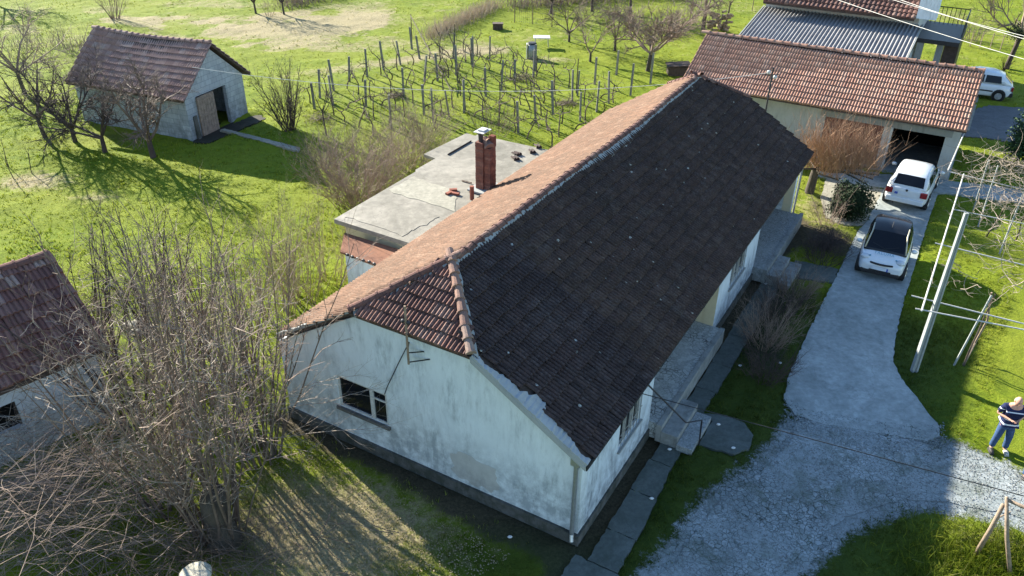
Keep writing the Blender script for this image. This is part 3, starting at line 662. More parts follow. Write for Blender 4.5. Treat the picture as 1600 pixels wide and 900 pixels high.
scatter('leaf_litter', 5500, LIT, .017, 'straw', .05, .12, 'dry brown leaves littering the grass below the gable wall', 4)

# ---------------------------------------------------------------- the long house
house = thing('farmhouse', 'long low white farmhouse with half-hipped dark tiled roof in the centre', 'house', HO, HR)
W_, LEN = 8.4, 18.6
wall = MB()
zt = 2.42
# front gable wall with window opening v 5.1..6.55, z 1.15..2.0
def strip_wall(mb, a0, a1, z0, z1, ops, mk):
    xs_ = sorted({a0, a1} | {o[0] for o in ops} | {o[1] for o in ops})
    for p, q in zip(xs_[:-1], xs_[1:]):
        mid = (p + q) / 2; cuts = sorted([(o[2], o[3]) for o in ops if o[0] < mid < o[1]]); z = z0
        for c0, c1 in cuts:
            if c0 > z: mk(mb, p, q, z, c0)
            z = c1
        if z1 > z: mk(mb, p, q, z, z1)
WIN = (5.08, 6.6, 1.12, 2.06)
strip_wall(wall, 0.0, W_, .32, zt, [WIN], lambda mb, p, q, a, b: mb.box(0, .3, p, q, a, b))
wall.prism([(0, 0, zt), (0, W_, zt), (0, 5.75, 4.04), (0, 2.65, 4.04)], (.3, 0, 0))
# left long wall
wall.box(.3, LEN, W_ - .3, W_, .3, 2.55)
# back gable
wall.prism([(LEN - .3, 0, .3), (LEN - .3, W_, .3), (LEN - .3, W_, 2.5), (LEN - .3, 5.75, 4.0), (LEN - .3, 2.65, 4.0), (LEN - .3, 0, 2.4)], (.3, 0, 0))
build('wall', wall, 'plaster_white', house, HF)
side = MB()
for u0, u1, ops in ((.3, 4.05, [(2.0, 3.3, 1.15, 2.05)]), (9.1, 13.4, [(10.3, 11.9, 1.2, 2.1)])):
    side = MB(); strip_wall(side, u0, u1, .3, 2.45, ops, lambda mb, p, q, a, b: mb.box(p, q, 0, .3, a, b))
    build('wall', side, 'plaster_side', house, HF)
build('pier', MB().box(18.3, 18.598, -.004, .3, .3, 2.45), 'plaster_side', house, HF)
for a, b in ((4.05, 9.1), (13.4, 18.3)):
    rec = MB()
    strip_wall(rec, a, b, .3, 2.6, [(a + 1.5, a + 2.4, .5, 2.3), (a + 3.2, a + 4.3, 1.1, 2.1)], lambda mb, p, q, z0, z1: mb.box(p, q, 1.5, 1.75, z0, z1))
    rec.box(a - .05, a - .001, .3, 1.5, .3, 2.6); rec.box(b + .001, b + .05, .302, 1.5, .3, 2.6)
    rec.box(b - .012, b - .001, 0.002, .32, .5, 2.44)
    build('wall', rec, 'plaster_cream', house, HF, label='cream painted veranda wall under the eave')
for a in (4.05, 13.4):
    d = build('door', MB().box(a + 1.5, a + 2.4, 1.58, 1.64, .55, 2.3), 'wood_frame', house, HF)
    build('handle', MB().tube([hw(a + 1.6, 1.55, 1.4), hw(a + 1.7, 1.55, 1.4)], .012), 'metal_dark', d)
    wn_ = build('window', MB().box(a + 3.2, a + 4.3, 1.6, 1.64, 1.1, 2.1), 'glass_dark', house, HF)
    build('frame', MB().box(a + 3.2, a + 4.3, 1.56, 1.6, 1.1, 1.16).box(a + 3.2, a + 4.3, 1.56, 1.6, 2.04, 2.1).box(a + 3.72, a + 3.78, 1.56, 1.6, 1.16, 2.04), 'wood_frame', wn_, HF)
build('plinth', MB().box(-.06, LEN + .04, -.045, .3, 0, .298).box(-.06, .3, .3, W_ + .04, 0, .33).box(.3, LEN, W_ - .3, W_ + .04, 0, .298).box(LEN - .3, LEN + .04, .3, W_ - .3, 0, .298), 'plinth', house, HF)
# floors so rooms are closed below and dark within
build('floor', MB().box(.3, LEN - .3, 1.75, W_ - .3, .28, .34), 'interior_dark', house, HF)
build('ceiling', MB().box(.3, LEN - .3, .3, W_ - .3, 2.56, 2.62), 'wood_old', house, HF)
# gable window
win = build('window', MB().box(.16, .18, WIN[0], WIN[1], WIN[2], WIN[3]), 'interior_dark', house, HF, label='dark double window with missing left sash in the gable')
fr = MB(); a, b, c, d = WIN
fr.box(.02, .1, a, a + .06, c, d).box(.02, .1, b - .05, b, c, d).box(.02, .1, a + .06, b - .05, c, c + .05).box(.02, .1, a + .06, b - .05, d - .05, d).box(.01, .11, a + .42, a + .52, c + .05, d - .05).box(.03, .09, a + .06, a + .42, d - .3, d - .25)
build('frame', fr, 'wood_frame', win, HF)
build('pane', MB().box(.05, .056, a + .06, a + .42, c + .05, d - .3), 'glass_dark', win, HF)
build('pane', MB().box(.05, .056, a + .06, a + .42, d - .25, d - .05), 'glass_dark', win, HF)
build('pane', MB().box(.06, .066, a + .52, b - .05, c + .05, d - .05), 'glass_dark', win, HF)
build('sill', MB().box(-.07, .1, a - .06, b + .06, c - .09, c - .003), 'plinth', win, HF, label='stained cracked concrete sill')
for u0, u1, z0, z1 in ((2.0, 3.3, 1.15, 2.05), (10.3, 11.9, 1.2, 2.1)):
    ww_ = build('window', MB().box(u0, u1, .12, .14, z0, z1), 'glass_dark', house, HF)
    f2 = MB().box(u0, u1, .04, .1, z0, z0 + .05).box(u0, u1, .04, .1, z1 - .05, z1)
    for uu in np.linspace(u0, u1 - .05, 4): f2.box(uu, uu + .05, .04, .1, z0 + .05, z1 - .05)
    build('frame', f2, 'wood_frame', ww_, HF); build('sill', MB().box(u0 - .05, u1 + .05, -.06, .04, z0 - .05, z0 - .002), 'mortar', ww_, HF)
    gr = MB()
    for k in range(7):
        uu = u0 + (u1 - u0) * (k + .5) / 7; gr.tube([(uu, -.02, z0), (uu, -.02, z1)], .008, 5)
    gr.tube([(u0, -.02, (z0 + z1) / 2), (u1, -.02, (z0 + z1) / 2)], .008, 5); build('grille', gr, 'metal_grey', ww_, HF)
# verandas
v1 = build('veranda_floor', MB().box(4.06, 9.09, -.22, 1.5, .05, .55), 'veranda_stone', house, HF, label='raised veranda floor of broken grey paving stone')
build('edging', MB().box(4.0, 9.12, -.36, -.223, .04, .565), 'mortar', v1, HF)
st = build('step', MB().box(4.0, 5.55, -.8, -.363, .02, .40), 'mortar', house, HF, bevel=.012)
st = build('step', MB().box(3.95, 5.45, -1.22, -.803, .02, .21), 'veranda_stone_fine', house, HF, bevel=.012)
v2 = build('veranda_floor', MB().box(13.3, 18.28, -.36, 1.5, .05, .55), 'veranda_stone_fine', house, HF, label='far veranda floor of fine speckled stone')
build('edging', MB().box(13.28, 18.4, -.5, -.363, .04, .565), 'mortar', v2, HF)
build('step', MB().box(13.3, 14.9, -.9, -.503, .02, .40), 'mortar', house, HF, bevel=.012)
build('step', MB().box(13.25, 15.0, -1.3, -.903, .02, .21), 'mortar', house, HF, bevel=.012)
# downpipe and gutters
dp = MB().tube([(-.09, .10, 2.42), (-.09, .10, .35), (-.16, .06, .2)], .05, 10); dp.box(-.17, -.01, 0.0, .2, 2.38, 2.56)
build('downpipe', dp, 'zinc', house, HF, smooth=False)
build('downpipe', MB().tube([(18.66, -.07, 2.42), (18.66, -.07, .1)], .045, 8), 'zinc', house, HF)
# roof
EV, EZ, RV, RZ = -.14, 2.50, 4.2, 5.17          # eave and ridge lines
slope = math.atan2(RZ - EZ, RV - EV); SL = math.hypot(RZ - EZ, RV - EV); U0, U1 = -.15, 19.6; A0, A1 = 1.57, 18.0
def zroof(v): return EZ + (min(v, 2 * RV - v) - EV) * math.tan(slope)
HC = 2.6; hz = zroof(HC)                         # where the half hip starts
deck = MB(); cs, ss = math.cos(slope), math.sin(slope); LV = 2 * RV - EV
def sagz(a): t = min(1, max(0, (a) / 19.75)); return -.13 * math.sin(math.pi * t) ** 1.0 - .03 * math.sin(2 * math.pi * t * 2)
K = 20
for s_, ve in ((1, EV), (-1, LV)):
    EVs = EV if s_ > 0 else EV + .3
    for i in range(K):
        ua, ub = U0 + (U1 - U0) * i / K, U0 + (U1 - U0) * (i + 1) / K
        def top(u):   # highest v offset of the slope at u (hips cut it)
            if u < A0: return HC + (RV - HC) * (u - U0) / (A0 - U0)
            if u > A1: return HC + (RV - HC) * (U1 - u) / (U1 - A1)
            return RV
        P_ = []
        for u in (ua, ub):
            P_.append((u, top(u)))
        def pt(u, vv, dz=0): z = zroof(vv) + sagz(u - U0) * (vv - EV) / (RV - EV) + dz; return (u, vv if s_ > 0 else 2 * RV - vv, z)
        a_, b_, c_, d_ = pt(ua, EVs), pt(ub, EVs), pt(ub, P_[1][1]), pt(ua, P_[0][1])
        e_ = [(x, y, z - .07) for x, y, z in (a_, b_, c_, d_)]
        deck.add([a_, b_, c_, d_] + e_, [(0, 1, 2, 3) if s_ > 0 else (3, 2, 1, 0), (7, 6, 5, 4) if s_ > 0 else (4, 5, 6, 7), (0, 4, 5, 1)] + ([(0, 3, 7, 4)] if i == 0 else []) + ([(1, 5, 6, 2)] if i == K - 1 else []))
for ue, ua in ((U0, A0), (U1, A1)):
    deck.add([(ue, HC, hz), (ue, 2 * RV - HC, hz), (ua, RV, RZ - .02), (ue, HC, hz - .07), (ue, 2 * RV - HC, hz - .07)], [(0, 2, 1) if ue < 5 else (0, 1, 2), (0, 1, 4, 3)])
roof = build('roof', deck, 'wood_dark', house, HF)
build('fascia', MB().box(U0, U1, EV - .03, EV - .003, EZ - .13, EZ + .005), 'metal_dark', house, HF)
build('fascia', MB().box(U0, U1, LV - .297, LV - .27, EZ + .06, EZ + .195), 'metal_dark', house, HF)
TW, TE = .225, .345
t_dark = tile_mesh('roof_tile_dark', TW, TE + .05, 'tile_dark', 0, .066); t_or = tile_mesh('roof_tile_orange', TW, TE + .05, 'tile_orange'); t_br = tile_mesh('roof_tile_brown', TW, TE + .05, 'tile_brown')
def hipfun(a_len):
    sHC = (HC - EV) / cs; return [(.1, -.04), (U1 - U0 - .02, -.04), (U1 - U0, sHC), (A1 - U0, SL), (A0 - U0, SL), (.02, sHC)]
polyR = hipfun(0)
sg = lambda a, b: sagz(a) * b / SL
vg = lambda b: .04 + .22 * max(0, math.sin(b * 1.25 - .2)) * (b < 3.0)
gap = lambda a, b: a < vg(b) and b < 3.1
TR = lay_tiles(house, (U0, EV, EZ + .01), (1, 0, 0), (0, cs, ss), polyR, t_dark, 0, TW, TE, HF, sg, 1.4, gap)
# the other slope runs the other way round (x along -u)
TL = lay_tiles(house, (U1, LV, EZ + .01), (-1, 0, 0), (0, -cs, ss), [(U1 - U0 - p[0], p[1] if p[1] > 0 else .3) for p in polyR], t_or, 0, TW, TE, HF, lambda a, b: sagz(19.75 - a) * b / SL, 1.0)
hs = math.atan2(RZ - hz, A0 - U0); HL = math.hypot(RZ - hz, A0 - U0); hwid = 2 * (RV - HC)
TH = lay_tiles(house, (U0, 2 * RV - HC, hz + .01), (0, -1, 0), (math.cos(hs), 0, math.sin(hs)), [(0, -.04), (hwid, -.04), (hwid / 2, HL)], t_br, 0, TW * .93, TE * .9, HF, None, 1.8)
TB = lay_tiles(house, (U1, HC, hz + .01), (0, 1, 0), (-math.cos(hs), 0, math.sin(hs)), [(0, -.04), (hwid, -.04), (hwid / 2, HL)], t_br, 0, TW, TE, HF)
place_tiles(roof, [(t_dark, TR), (t_or, TL), (t_br, TH + TB)], 300)
# broken tile ends and slipped pieces on the near slope
r_or = ridge_tile_mesh('ridge_tile_brown', .105, .38, 'tile_ridge'); r_dk = ridge_tile_mesh('ridge_tile_dark', .105, .38, 'tile_brown')
ap = (A0, RV, RZ + .03); ap2 = (A1, RV, RZ + .03)
ridge_run(roof, r_dk, ap2, ap, .345, HF, .03, lambda t: sagz(A1 - U0 - t), jit=1.5)
ridge_run(roof, r_or, (U0 + .02, HC, hz + .04), ap, .345, HF, .03, jit=1.6)
ridge_run(roof, r_dk, (U0 + .02, 2 * RV - HC, hz + .04), ap, .345, HF, .03, jit=1.4)
ridge_run(roof, r_dk, (U1 - .02, HC, hz + .04), ap2, .345, HF, .03); ridge_run(roof, r_dk, (U1 - .02, 2 * RV - HC, hz + .04), ap2, .345, HF, .03)
dn = (0, -cs, -ss)
mortar_strip(house, (A1, RV - .05, RZ + .05), (A0, RV - .05, RZ + .05), lambda t: .09 + .16 * math.exp(-((t - .47) / .09) ** 2), HF, roof, dn, sag=lambda t: sagz(A1 - U0 - t))
mortar_strip(house, (A1, RV + .06, RZ + .03), (A0, RV + .06, RZ + .03), lambda t: .07, HF, roof, (0, cs, -ss), sag=lambda t: sagz(A1 - U0 - t))
mortar_strip(house, (U0 + .02, HC - .04, hz + .04), (A0, RV - .06, RZ + .04), lambda t: .12, HF, roof, (.3, -cs, -ss))
mortar_strip(house, (U0 + .02, 2 * RV - HC - .1, hz + .04), (A0, RV, RZ + .04), lambda t: .12, HF, roof, (-.4, -.5, -.2))
# cement verge on the near gable edge (ragged) and its flashing
mortar_strip(house, (U0 - .02, EV, EZ + .0), (U0 - .02, HC, hz + .0), lambda t: .14 + vg(t * 3.2) * 1.0, HF, roof, (1, 0, 0), 'cement', 'verge', step=.06, thick=.075)
mortar_strip(house, (U0 - .02, LV - .3, EZ + .19), (U0 - .02, 2 * RV - HC, hz), lambda t: .11, HF, roof, (1, 0, 0), 'mortar', 'verge', step=.06, thick=.09)
build('barge_board', MB().prism([(U0 - .03, EV, EZ - .12), (U0 - .03, HC, hz - .12), (U0 - .03, HC, hz + .01), (U0 - .03, EV, EZ + .01)], (.028, 0, 0)), 'cement', house, HF)
# annex with flat concrete roof
annex = MB(); annex.box(5.9, 14.2, 8.42, 11.3, 0, 2.38)
build('annex_wall', annex, 'plaster_cream', house, HF)
sl_ = MB().prism([(5.62, 8.3, 2.42), (14.5, 8.3, 2.42), (14.45, 11.75, 2.42), (10.25, 11.72, 2.42), (10.2, 11.62, 2.42), (5.68, 11.55, 2.42)], (0, 0, .15))
build('annex_slab', sl_, 'concrete_flat', house, HF, bevel=.01)
build('annex_slab', MB().prism([(11.7, 11.77, 2.34), (14.5, 11.77, 2.34), (14.6, 12.35, 2.34), (11.85, 12.5, 2.34)], (0, 0, .13)), 'concrete_flat', house, HF, bevel=.01)
build('annex_wall', MB().box(11.9, 14.2, 11.3, 12.2, 0, 2.33), 'plaster_cream', house, HF)
build('lean_to_roof', MB().prism([(4.62, 8.55, 2.06), (5.62, 8.55, 2.18), (5.62, 11.1, 2.18), (4.75, 10.55, 2.06)], (0, 0, .06)), 'rust', house, HF, label='rust red flat lean-to roof below the concrete slab')
ed = MB()
for k in range(7): ed.ball((4.68 + random.uniform(-.02, .02), 8.95 + k * .21, 2.13), (.05, .07, .05), 6, 4)
build('roof_edge_stone', ed, 'metal_dark', house, HF)
build('lean_to_wall', MB().box(4.85, 5.88, 8.42, 10.45, 0, 2.05), 'plaster_side', house, HF)
# chimney: red brick stack of two flues
CHF = HF @ Matrix.Translation((.16, -.1, 0))
cmb = MB()
for (a0, a1, b0, b1, zt_) in ((9.72, 10.0, 8.7, 9.0, 4.3), (9.78, 10.16, 8.46, 8.695, 4.1), (10.004, 10.2, 8.7, 8.9, 4.1)):
    z = 2.5
    while z < zt_:
        j_ = [random.uniform(-.008, .008) for _ in range(4)]; am = (a0 + a1) / 2 + random.uniform(-.05, .05)
        cmb.box(a0 + j_[0], am - .004, b0 + j_[1], b1 + j_[2] * .3, z, z + .072); cmb.box(am + .004, a1 + j_[3], b0 + j_[2], b1 + j_[1] * .3, z, z + .072); z += .083
    cmb.box(a0 + .012, a1 - .012, b0 + .012, b1 - .012, 2.5, zt_ - .02)
ch = build('chimney', cmb, 'brick_course', house, CHF)
build('flashing', MB().prism([(9.45, 8.5, 2.6), (10.5, 8.3, 2.6), (10.5, 9.2, 2.6), (9.5, 9.2, 2.6)], (0, 0, .06)), 'mortar', ch, CHF)
build('chimney_pot', MB().tube([(9.84, 8.85, 4.3), (9.84, 8.85, 4.62), (9.84, 8.85, 4.66)], [.07, .09, .15], 8), 'metal_dark', ch, CHF)
build('chimney_cap', MB().box(9.62, 10.15, 8.62, 9.0, 4.68, 4.70).box(9.76, 10.05, 8.68, 8.92, 4.702, 4.75), 'metal_white', ch, CHF)
hood = ridge_tile_mesh('chimney_hood_tile', .16, .42, 'tile_ridge')
Pi = WM[house.name].inverted()
for (a_, b_, c_, rz, rx) in ((9.86, 8.52, 4.16, -30, 25), (10.1, 8.85, 4.16, 150, 25)):
    o = bpy.data.objects.new('hood_tile', hood); COL.objects.link(o); o.parent = ch; o.matrix_local = Pi @ CHF @ Matrix.Translation((a_, b_, c_)) @ Matrix.Rotation(R(rz), 4, 'Z') @ Matrix.Rotation(R(rx), 4, 'X')
for k in range(5):
    build('comb_brick', MB().box(10.0 + k * .045, 10.028 + k * .045, 8.48, 8.66, 4.11, 4.5), 'brick', ch, CHF)
build('chimney', MB().tube([(9.05, 8.72, 2.5), (9.05, 8.72, 3.05)], .075, 8), 'brick', house, CHF, label='short clay vent pipe beside the brick stack')
# loose tiles and bricks lying on the flat roof (things)
def loose(px, name, mesh, lab, rz, z=2.58, cat='tile', grp='loose tiles on the flat roof'):
    o = bpy.data.objects.new(name, mesh); COL.objects.link(o); o.location = (px[0], px[1], z); o.rotation_euler = (0, 0, R(rz)); o['label'] = lab; o['category'] = cat; o['group'] = grp
for px, rz, lab in (((0.02, 27.98), 20, 'dark loose tile on the flat roof, lowest of four near the eave'), ((0.13, 28.42), 35, 'dark loose tile just above the lowest one on the flat roof'),
                    ((0.62, 28.69), 10, 'dark loose tile touching the eave of the orange slope'), ((0.87, 29.22), 15, 'long dark loose tile at the far end of the flat roof')):
    loose(px, 'loose_tile', t_dark, lab, rz)
bk = mesh_from(MB().box(-.13, .13, -.06, .06, 0, .07), 'loose_brick'); bk.materials.append(M['brick'])
for i, (px, rz, lab) in enumerate((((-2.04, 25.23), 10, 'loose red brick left of the clay vent pipe'), ((-2.16, 24.97), 50, 'loose red brick at the left edge of the rubble by the vent'), ((-1.94, 24.92), -20, 'loose red brick nearest the short clay vent'))):
    loose(px, 'loose_brick', bk, lab, rz, 2.58, 'brick', 'loose bricks beside the chimney')
# mast bracket on the gable
ms = MB().tube([(-.22, 4.17, 3.45), (-.22, 4.17, 4.95)], .028, 6)
mast = build('wire_mast', ms, 'wood_rail', house, HF)
build('bracket', MB().tube([(0, 3.9, 3.75), (-.22, 4.17, 3.75)], .015, 5).tube([(0, 3.75, 3.6), (-.22, 4.17, 3.5)], .015, 5).tube([(0, 4.3, 3.85), (-.22, 4.17, 3.8)], .015, 5), 'metal_dark', mast, HF)
build('insulator', MB().ball((-.22, 4.1, 4.55), .05, 6, 5), 'metal_dark', mast, HF); build('insulator', MB().ball((-.22, 4.25, 4.55), .05, 6, 5), 'metal_dark', mast, HF)
solo('cable', MB().tube([hw(-.06, 4.3, 3.8), hw(-.05, 4.6, 3.2), hw(-.05, 5.0, 2.35), hw(-.03, 5.1, 2.1)], .012, 5), 'wire_dark', 'thin black cable running down the gable from the mast to the window', 'cable', hw(-.06, 4.3, 3.8))
build('stair_rail', MB().tube([(3.6, -.02, 2.0), (4.0, -.95, .95), (4.35, -1.24, .9), (4.4, -1.26, .05)], .022, 6), 'metal_dark', house, HF)

random.seed(17)
pp_ = []
for k in range(26):
    a = 6.283 * k / 26; q = (abs(math.cos(a)) ** 4 + abs(math.sin(a)) ** 4) ** -.25; rr_ = q * random.uniform(.82, 1.12); pp_.append((-.006, 2.65 + math.cos(a) * .62 * rr_, .85 + math.sin(a) * .42 * rr_))
build('plaster_patch', MB().prism(pp_, (.005, 0, 0)), 'garage_wall', house, HF, label='grey repaired patch low on the gable wall')

bt = Vector((*(-2.46, 28.46), 2.60)); solo('batten', MB().tube([bt, Vector((*(-1.66, 29.88), 2.60))], .03, 4), 'wood_dark', 'dark batten lying on the flat roof left of the chimney', 'batten', bt)
bt = Vector((*(-1.12, 26.01), 2.60)); solo('board', MB().tube([Vector((*(-1.79, 26.05), 2.60)), Vector((*(-1.44, 25.84), 2.61))], .03, 4), 'wood_rail', 'short grey board lying between the rubble and the chimney', 'board', bt)

for pts, mt in (([(5.9, 9.0), (7.6, 8.75), (7.9, 11.2), (6.0, 11.3)], 'concrete_flat'), ([(8.1, 8.6), (9.5, 9.4), (9.7, 11.4), (8.3, 11.45)], 'yard_beige')):
    pq = []
    for i in range(4):
        p, q = pts[i], pts[(i + 1) % 4]
        for k in range(9): t_ = k / 9; pq.append((p[0] + (q[0] - p[0]) * t_ + random.gauss(0, .035), p[1] + (q[1] - p[1]) * t_ + random.gauss(0, .035), 2.56))
    build('screed_patch', MB().prism(pq, (0, 0, .022)), mt, house, HF)
# ---------------------------------------------------------------- garage range behind the drive
def frame_at(u, v, rz=0): return HF @ Matrix.Translation((u, v, 0)) @ Matrix.Rotation(rz, 4, 'Z')
gh = thing('garage', 'long garage building with clean red tiled roof and one open dark bay', 'garage', hw(26.2, -4.9), HR)
gw = MB()
strip_wall(gw, -4.9, 7.0, 0, 2.45, [(-4.35, -2.25, -.01, 1.92), (-1.9, .6, -.01, 1.95)], lambda mb, p, q, a, b: mb.box(26.2, 26.45, p, q, a, b))
gw.prism([(26.45, -4.9, 0), (30.6, -4.9, 0), (30.6, -4.9, 2.9), (28.4, -4.9, 3.95), (26.45, -4.9, 2.7)], (0, .25, 0))
gw.prism([(26.45, 6.75, 0), (30.6, 6.75, 0), (30.6, 6.75, 2.9), (28.4, 6.75, 3.95), (26.45, 6.75, 2.7)], (0, .25, 0))
gw.box(30.6, 30.85, -4.9, 7.0, 0, 2.9)
build('wall', gw, 'garage_wall', gh, HF)
build('lintel', MB().box(26.14, 26.197, -4.6, .8, 1.93, 2.2), 'mortar', gh, HF)
gd = build('garage_door', MB().box(26.24, 26.3, -1.9, .6, 0, 1.95), 'door_red', gh, HF, label='dark red timber garage door left of the open bay')
for k in range(10): build('board', MB().box(26.215, 26.239, -1.9 + k * .25 + .01, -1.9 + (k + 1) * .25 - .01, .02, 1.93), 'door_red', gd, HF)
build('door_post', MB().box(26.1, 26.18, -2.28, -2.18, 0, 1.95), 'wood_frame', gh, HF)
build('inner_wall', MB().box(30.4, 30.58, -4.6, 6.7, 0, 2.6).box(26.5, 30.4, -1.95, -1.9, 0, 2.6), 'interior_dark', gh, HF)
gE, gEz, gR, gRz = 25.2, 2.6, 28.3, 4.25; gs = math.atan2(gRz - gEz, gR - gE); gL = math.hypot(gRz - gEz, gR - gE); GV0, GV1 = -5.05, 7.2
dk = MB()
dk.prism([(gE, GV0, gEz), (gR, GV0, gRz), (2 * gR - gE - .3, GV0, gEz + .16), (2 * gR - gE - .3, GV0, gEz + .08), (gR, GV0, gRz - .09), (gE, GV0, gEz - .08)], (0, GV1 - GV0, 0))
groof = build('roof', dk, 'wood_dark', gh, HF)
t_g = tile_mesh('roof_tile_garage', .25, TE + .05, 'tile_garage', 0, .045); r_g = ridge_tile_mesh('ridge_tile_garage', .12, .42, 'tile_garage')
gsag = lambda a, b: -.05 * math.sin(math.pi * a / 12.25) * b / gL
T1 = lay_tiles(gh, (gE - .03, GV1, gEz + .01), (0, -1, 0), (math.cos(gs), 0, math.sin(gs)), [(0, -.02), (12.25, -.02), (12.25, gL), (0, gL)], t_g, 0, .25, TE, HF, gsag, 1.0)
T2 = lay_tiles(gh, (2 * gR - gE - .3, GV0, gEz + .17), (0, 1, 0), (-math.cos(gs), 0, math.sin(gs)), [(0, 0), (12.25, 0), (12.25, gL - .3), (0, gL - .3)], t_g, 0, .25, TE, HF)
place_tiles(groof, [(t_g, T1), (t_g, T2)], 300)
ridge_run(groof, r_g, (gR, GV0, gRz + .03), (gR, GV1, gRz + .03), .39, HF, .03)

# ---------------------------------------------------------------- house at the back: corrugated lean-to, tiled roof, porch
bh = thing('rear_house', 'rear house with grey corrugated sheet roof stepping up to red tiles', 'house', hw(33.3, -1.5), HR)
cor = MB(); vs = []; nW = int(8.5 / .2) * 8
for i in range(nW + 1):
    v = -1.5 + 8.5 * i / nW; zz = .05 * math.cos(2 * math.pi * (v + 1.5) / .2)
    for j in range(4): t = j / 3; vs.append((33.2 + 5.0 * t, v, 2.98 + .85 * t + zz))
cor.add(vs, [(4 * i + j, 4 * i + j + 1, 4 * i + j + 5, 4 * i + j + 4) for i in range(nW) for j in range(3)])
cr = build('corrugated_roof', cor, 'corrugated_sheet', bh, HF)
build('fascia', MB().prism([(33.2, -1.56, 2.9), (38.3, -1.56, 3.77), (38.3, -1.56, 3.88), (33.2, -1.56, 3.03)], (0, .05, 0)), 'mortar', cr, HF)
build('fascia', MB().prism([(33.2, 7.02, 2.9), (38.3, 7.02, 3.77), (38.3, 7.02, 3.88), (33.2, 7.02, 3.03)], (0, .05, 0)), 'mortar', cr, HF)
build('wall', MB().box(33.5, 38.2, 6.75, 6.95, 0, 2.9).box(33.5, 33.7, -1.4, 6.75, 0, 2.88).box(38.21, 38.45, -1.3, 6.95, 0, 4.7).box(38.45, 46, -1.3, -1.05, 0, 4.7).box(38.45, 46, 6.7, 6.95, 0, 4.7), 'garage_wall', bh, HF)
build('beam', MB().box(33.75, 38.1, -1.45, -1.25, 2.75, 2.9), 'metal_dark', bh, HF)
rE, rEz, rR, rRz = 37.1, 4.3, 41.9, 6.9; ra = math.atan2(rRz - rEz, rR - rE); rL = math.hypot(rRz - rEz, rR - rE)
dk = MB().prism([(rE, -1.15, rEz), (rR, -1.15, rRz), (2 * rR - rE, -1.15, rEz), (2 * rR - rE, -1.15, rEz - .1), (rR, -1.15, rRz - .1), (rE, -1.15, rEz - .1)], (0, 8.0, 0))
rroof = build('roof', dk, 'wood_dark', bh, HF)
t_b = tile_mesh('roof_tile_rear', TW * 1.05, TE + .05, 'tile_brown', 1)
T3 = lay_tiles(bh, (rE - .03, 6.85, rEz + .01), (0, -1, 0), (math.cos(ra), 0, math.sin(ra)), [(0, 0), (8.0, 0), (8.0, rL), (0, rL)], t_b, 0, TW * 1.05, TE, HF)
T4 = lay_tiles(bh, (2 * rR - rE, -1.15, rEz + .01), (0, 1, 0), (-math.cos(ra), 0, math.sin(ra)), [(0, 0), (8.0, 0), (8.0, rL), (0, rL)], t_b, 0, TW * 1.05, TE, HF)
place_tiles(rroof, [(t_b, T3), (t_b, T4)], 60)
build('chimney_wall', MB().box(37.2, 38.0, -2.15, -1.2, 4.35, 7.0), 'plaster_white', bh, HF, label='tall white rendered upper wall at the end of the tiles')
pr = build('porch', MB().box(39.6, 44.5, -3.5, -1.31, 2.62, 2.85), 'metal_dark', bh, HF, label='dark flat porch deck')
build('column', MB().box(39.7, 40.0, -1.75, -1.4, 0, 2.6), 'mortar', pr, HF)
build('column', MB().box(40.0, 40.3, -2.75, -2.4, 0, 2.6), 'mortar', pr, HF)
build('porch_wall', MB().box(40.05, 40.2, -3.5, -2.77, 0, 2.6), 'wood_dark', pr, HF)
build('porch_wall', MB().box(40.2, 44.4, -3.5, -3.4, 0, 2.6), 'metal_dark', pr, HF)
rl = MB()
for k in range(9): rl.tube([(44.4, -1.5 - k * .24, 2.85), (44.4, -1.5 - k * .24, 3.75)], .02, 4)
rl.tube([(44.4, -1.4, 3.75), (44.4, -3.45, 3.75)], .03, 5); rl.tube([(44.4, -3.45, 3.75), (41, -3.45, 3.75)], .03, 5)
for k in range(8): rl.tube([(41.2 + k * .42, -3.45, 2.85), (41.2 + k * .42, -3.45, 3.75)], .02, 4)
build('railing', rl, 'metal_dark', bh, HF)
solo('porch_terrace', MB().box(33.6, 44.5, -5.2, -1.56, 0, .09), 'yard_beige', None, None, (0, 0, 0), kind='structure')
for o in [bpy.data.objects['porch_terrace']]:
    o.matrix_world = HF

# ---------------------------------------------------------------- barn
BF = Matrix.Translation(BARN_O) @ Matrix.Rotation(BARN_R, 4, 'Z')      # x away along the ridge, y towards the camera side is -? (see sides)
barn = thing('barn', 'old whitewashed block barn with steep brown tiled roof and half-open plank door', 'barn', BARN_O, BARN_R)
# local y: positive = B0 side.  rotation 158 deg: y axis points to (-.37,-.93), i.e. towards the viewer
BWd, BL_, bz, brz = 2.06, 6.7, 2.2, 4.12
mk = lambda mb, p, q, a, b: mb.box(.12, .32, p, q, a, b)
bw = MB(); DO = (-.95, .35, -.01, 1.88)
strip_wall(bw, -BWd, BWd, 0, bz - .05, [(-.75, 1.35, -.01, 1.95)], mk)
bw.prism([(.12, -BWd, bz - .05), (.12, BWd, bz - .05), (.12, 0, brz - .2)], (.2, 0, 0))
strip_wall(bw, .32, BL_, 0, bz - .02, [(2.0, 2.5, 1.2, 1.7), (4.4, 4.9, 1.2, 1.7)], lambda mb, p, q, a, b: mb.box(p, q, BWd - .2, BWd, a, b))
bw.box(.32, BL_, -BWd, -BWd + .2, 0, bz - .02)
bw.prism([(BL_, -BWd, 0), (BL_, BWd, 0), (BL_, BWd, bz), (BL_, 0, brz - .15), (BL_, -BWd, bz)], (.2, 0, 0))
build('wall', bw, 'block_wall', barn, BF)
build('threshold', MB().box(.0, .12, -.8, 2.0, 0, .03), 'soil', barn, BF)
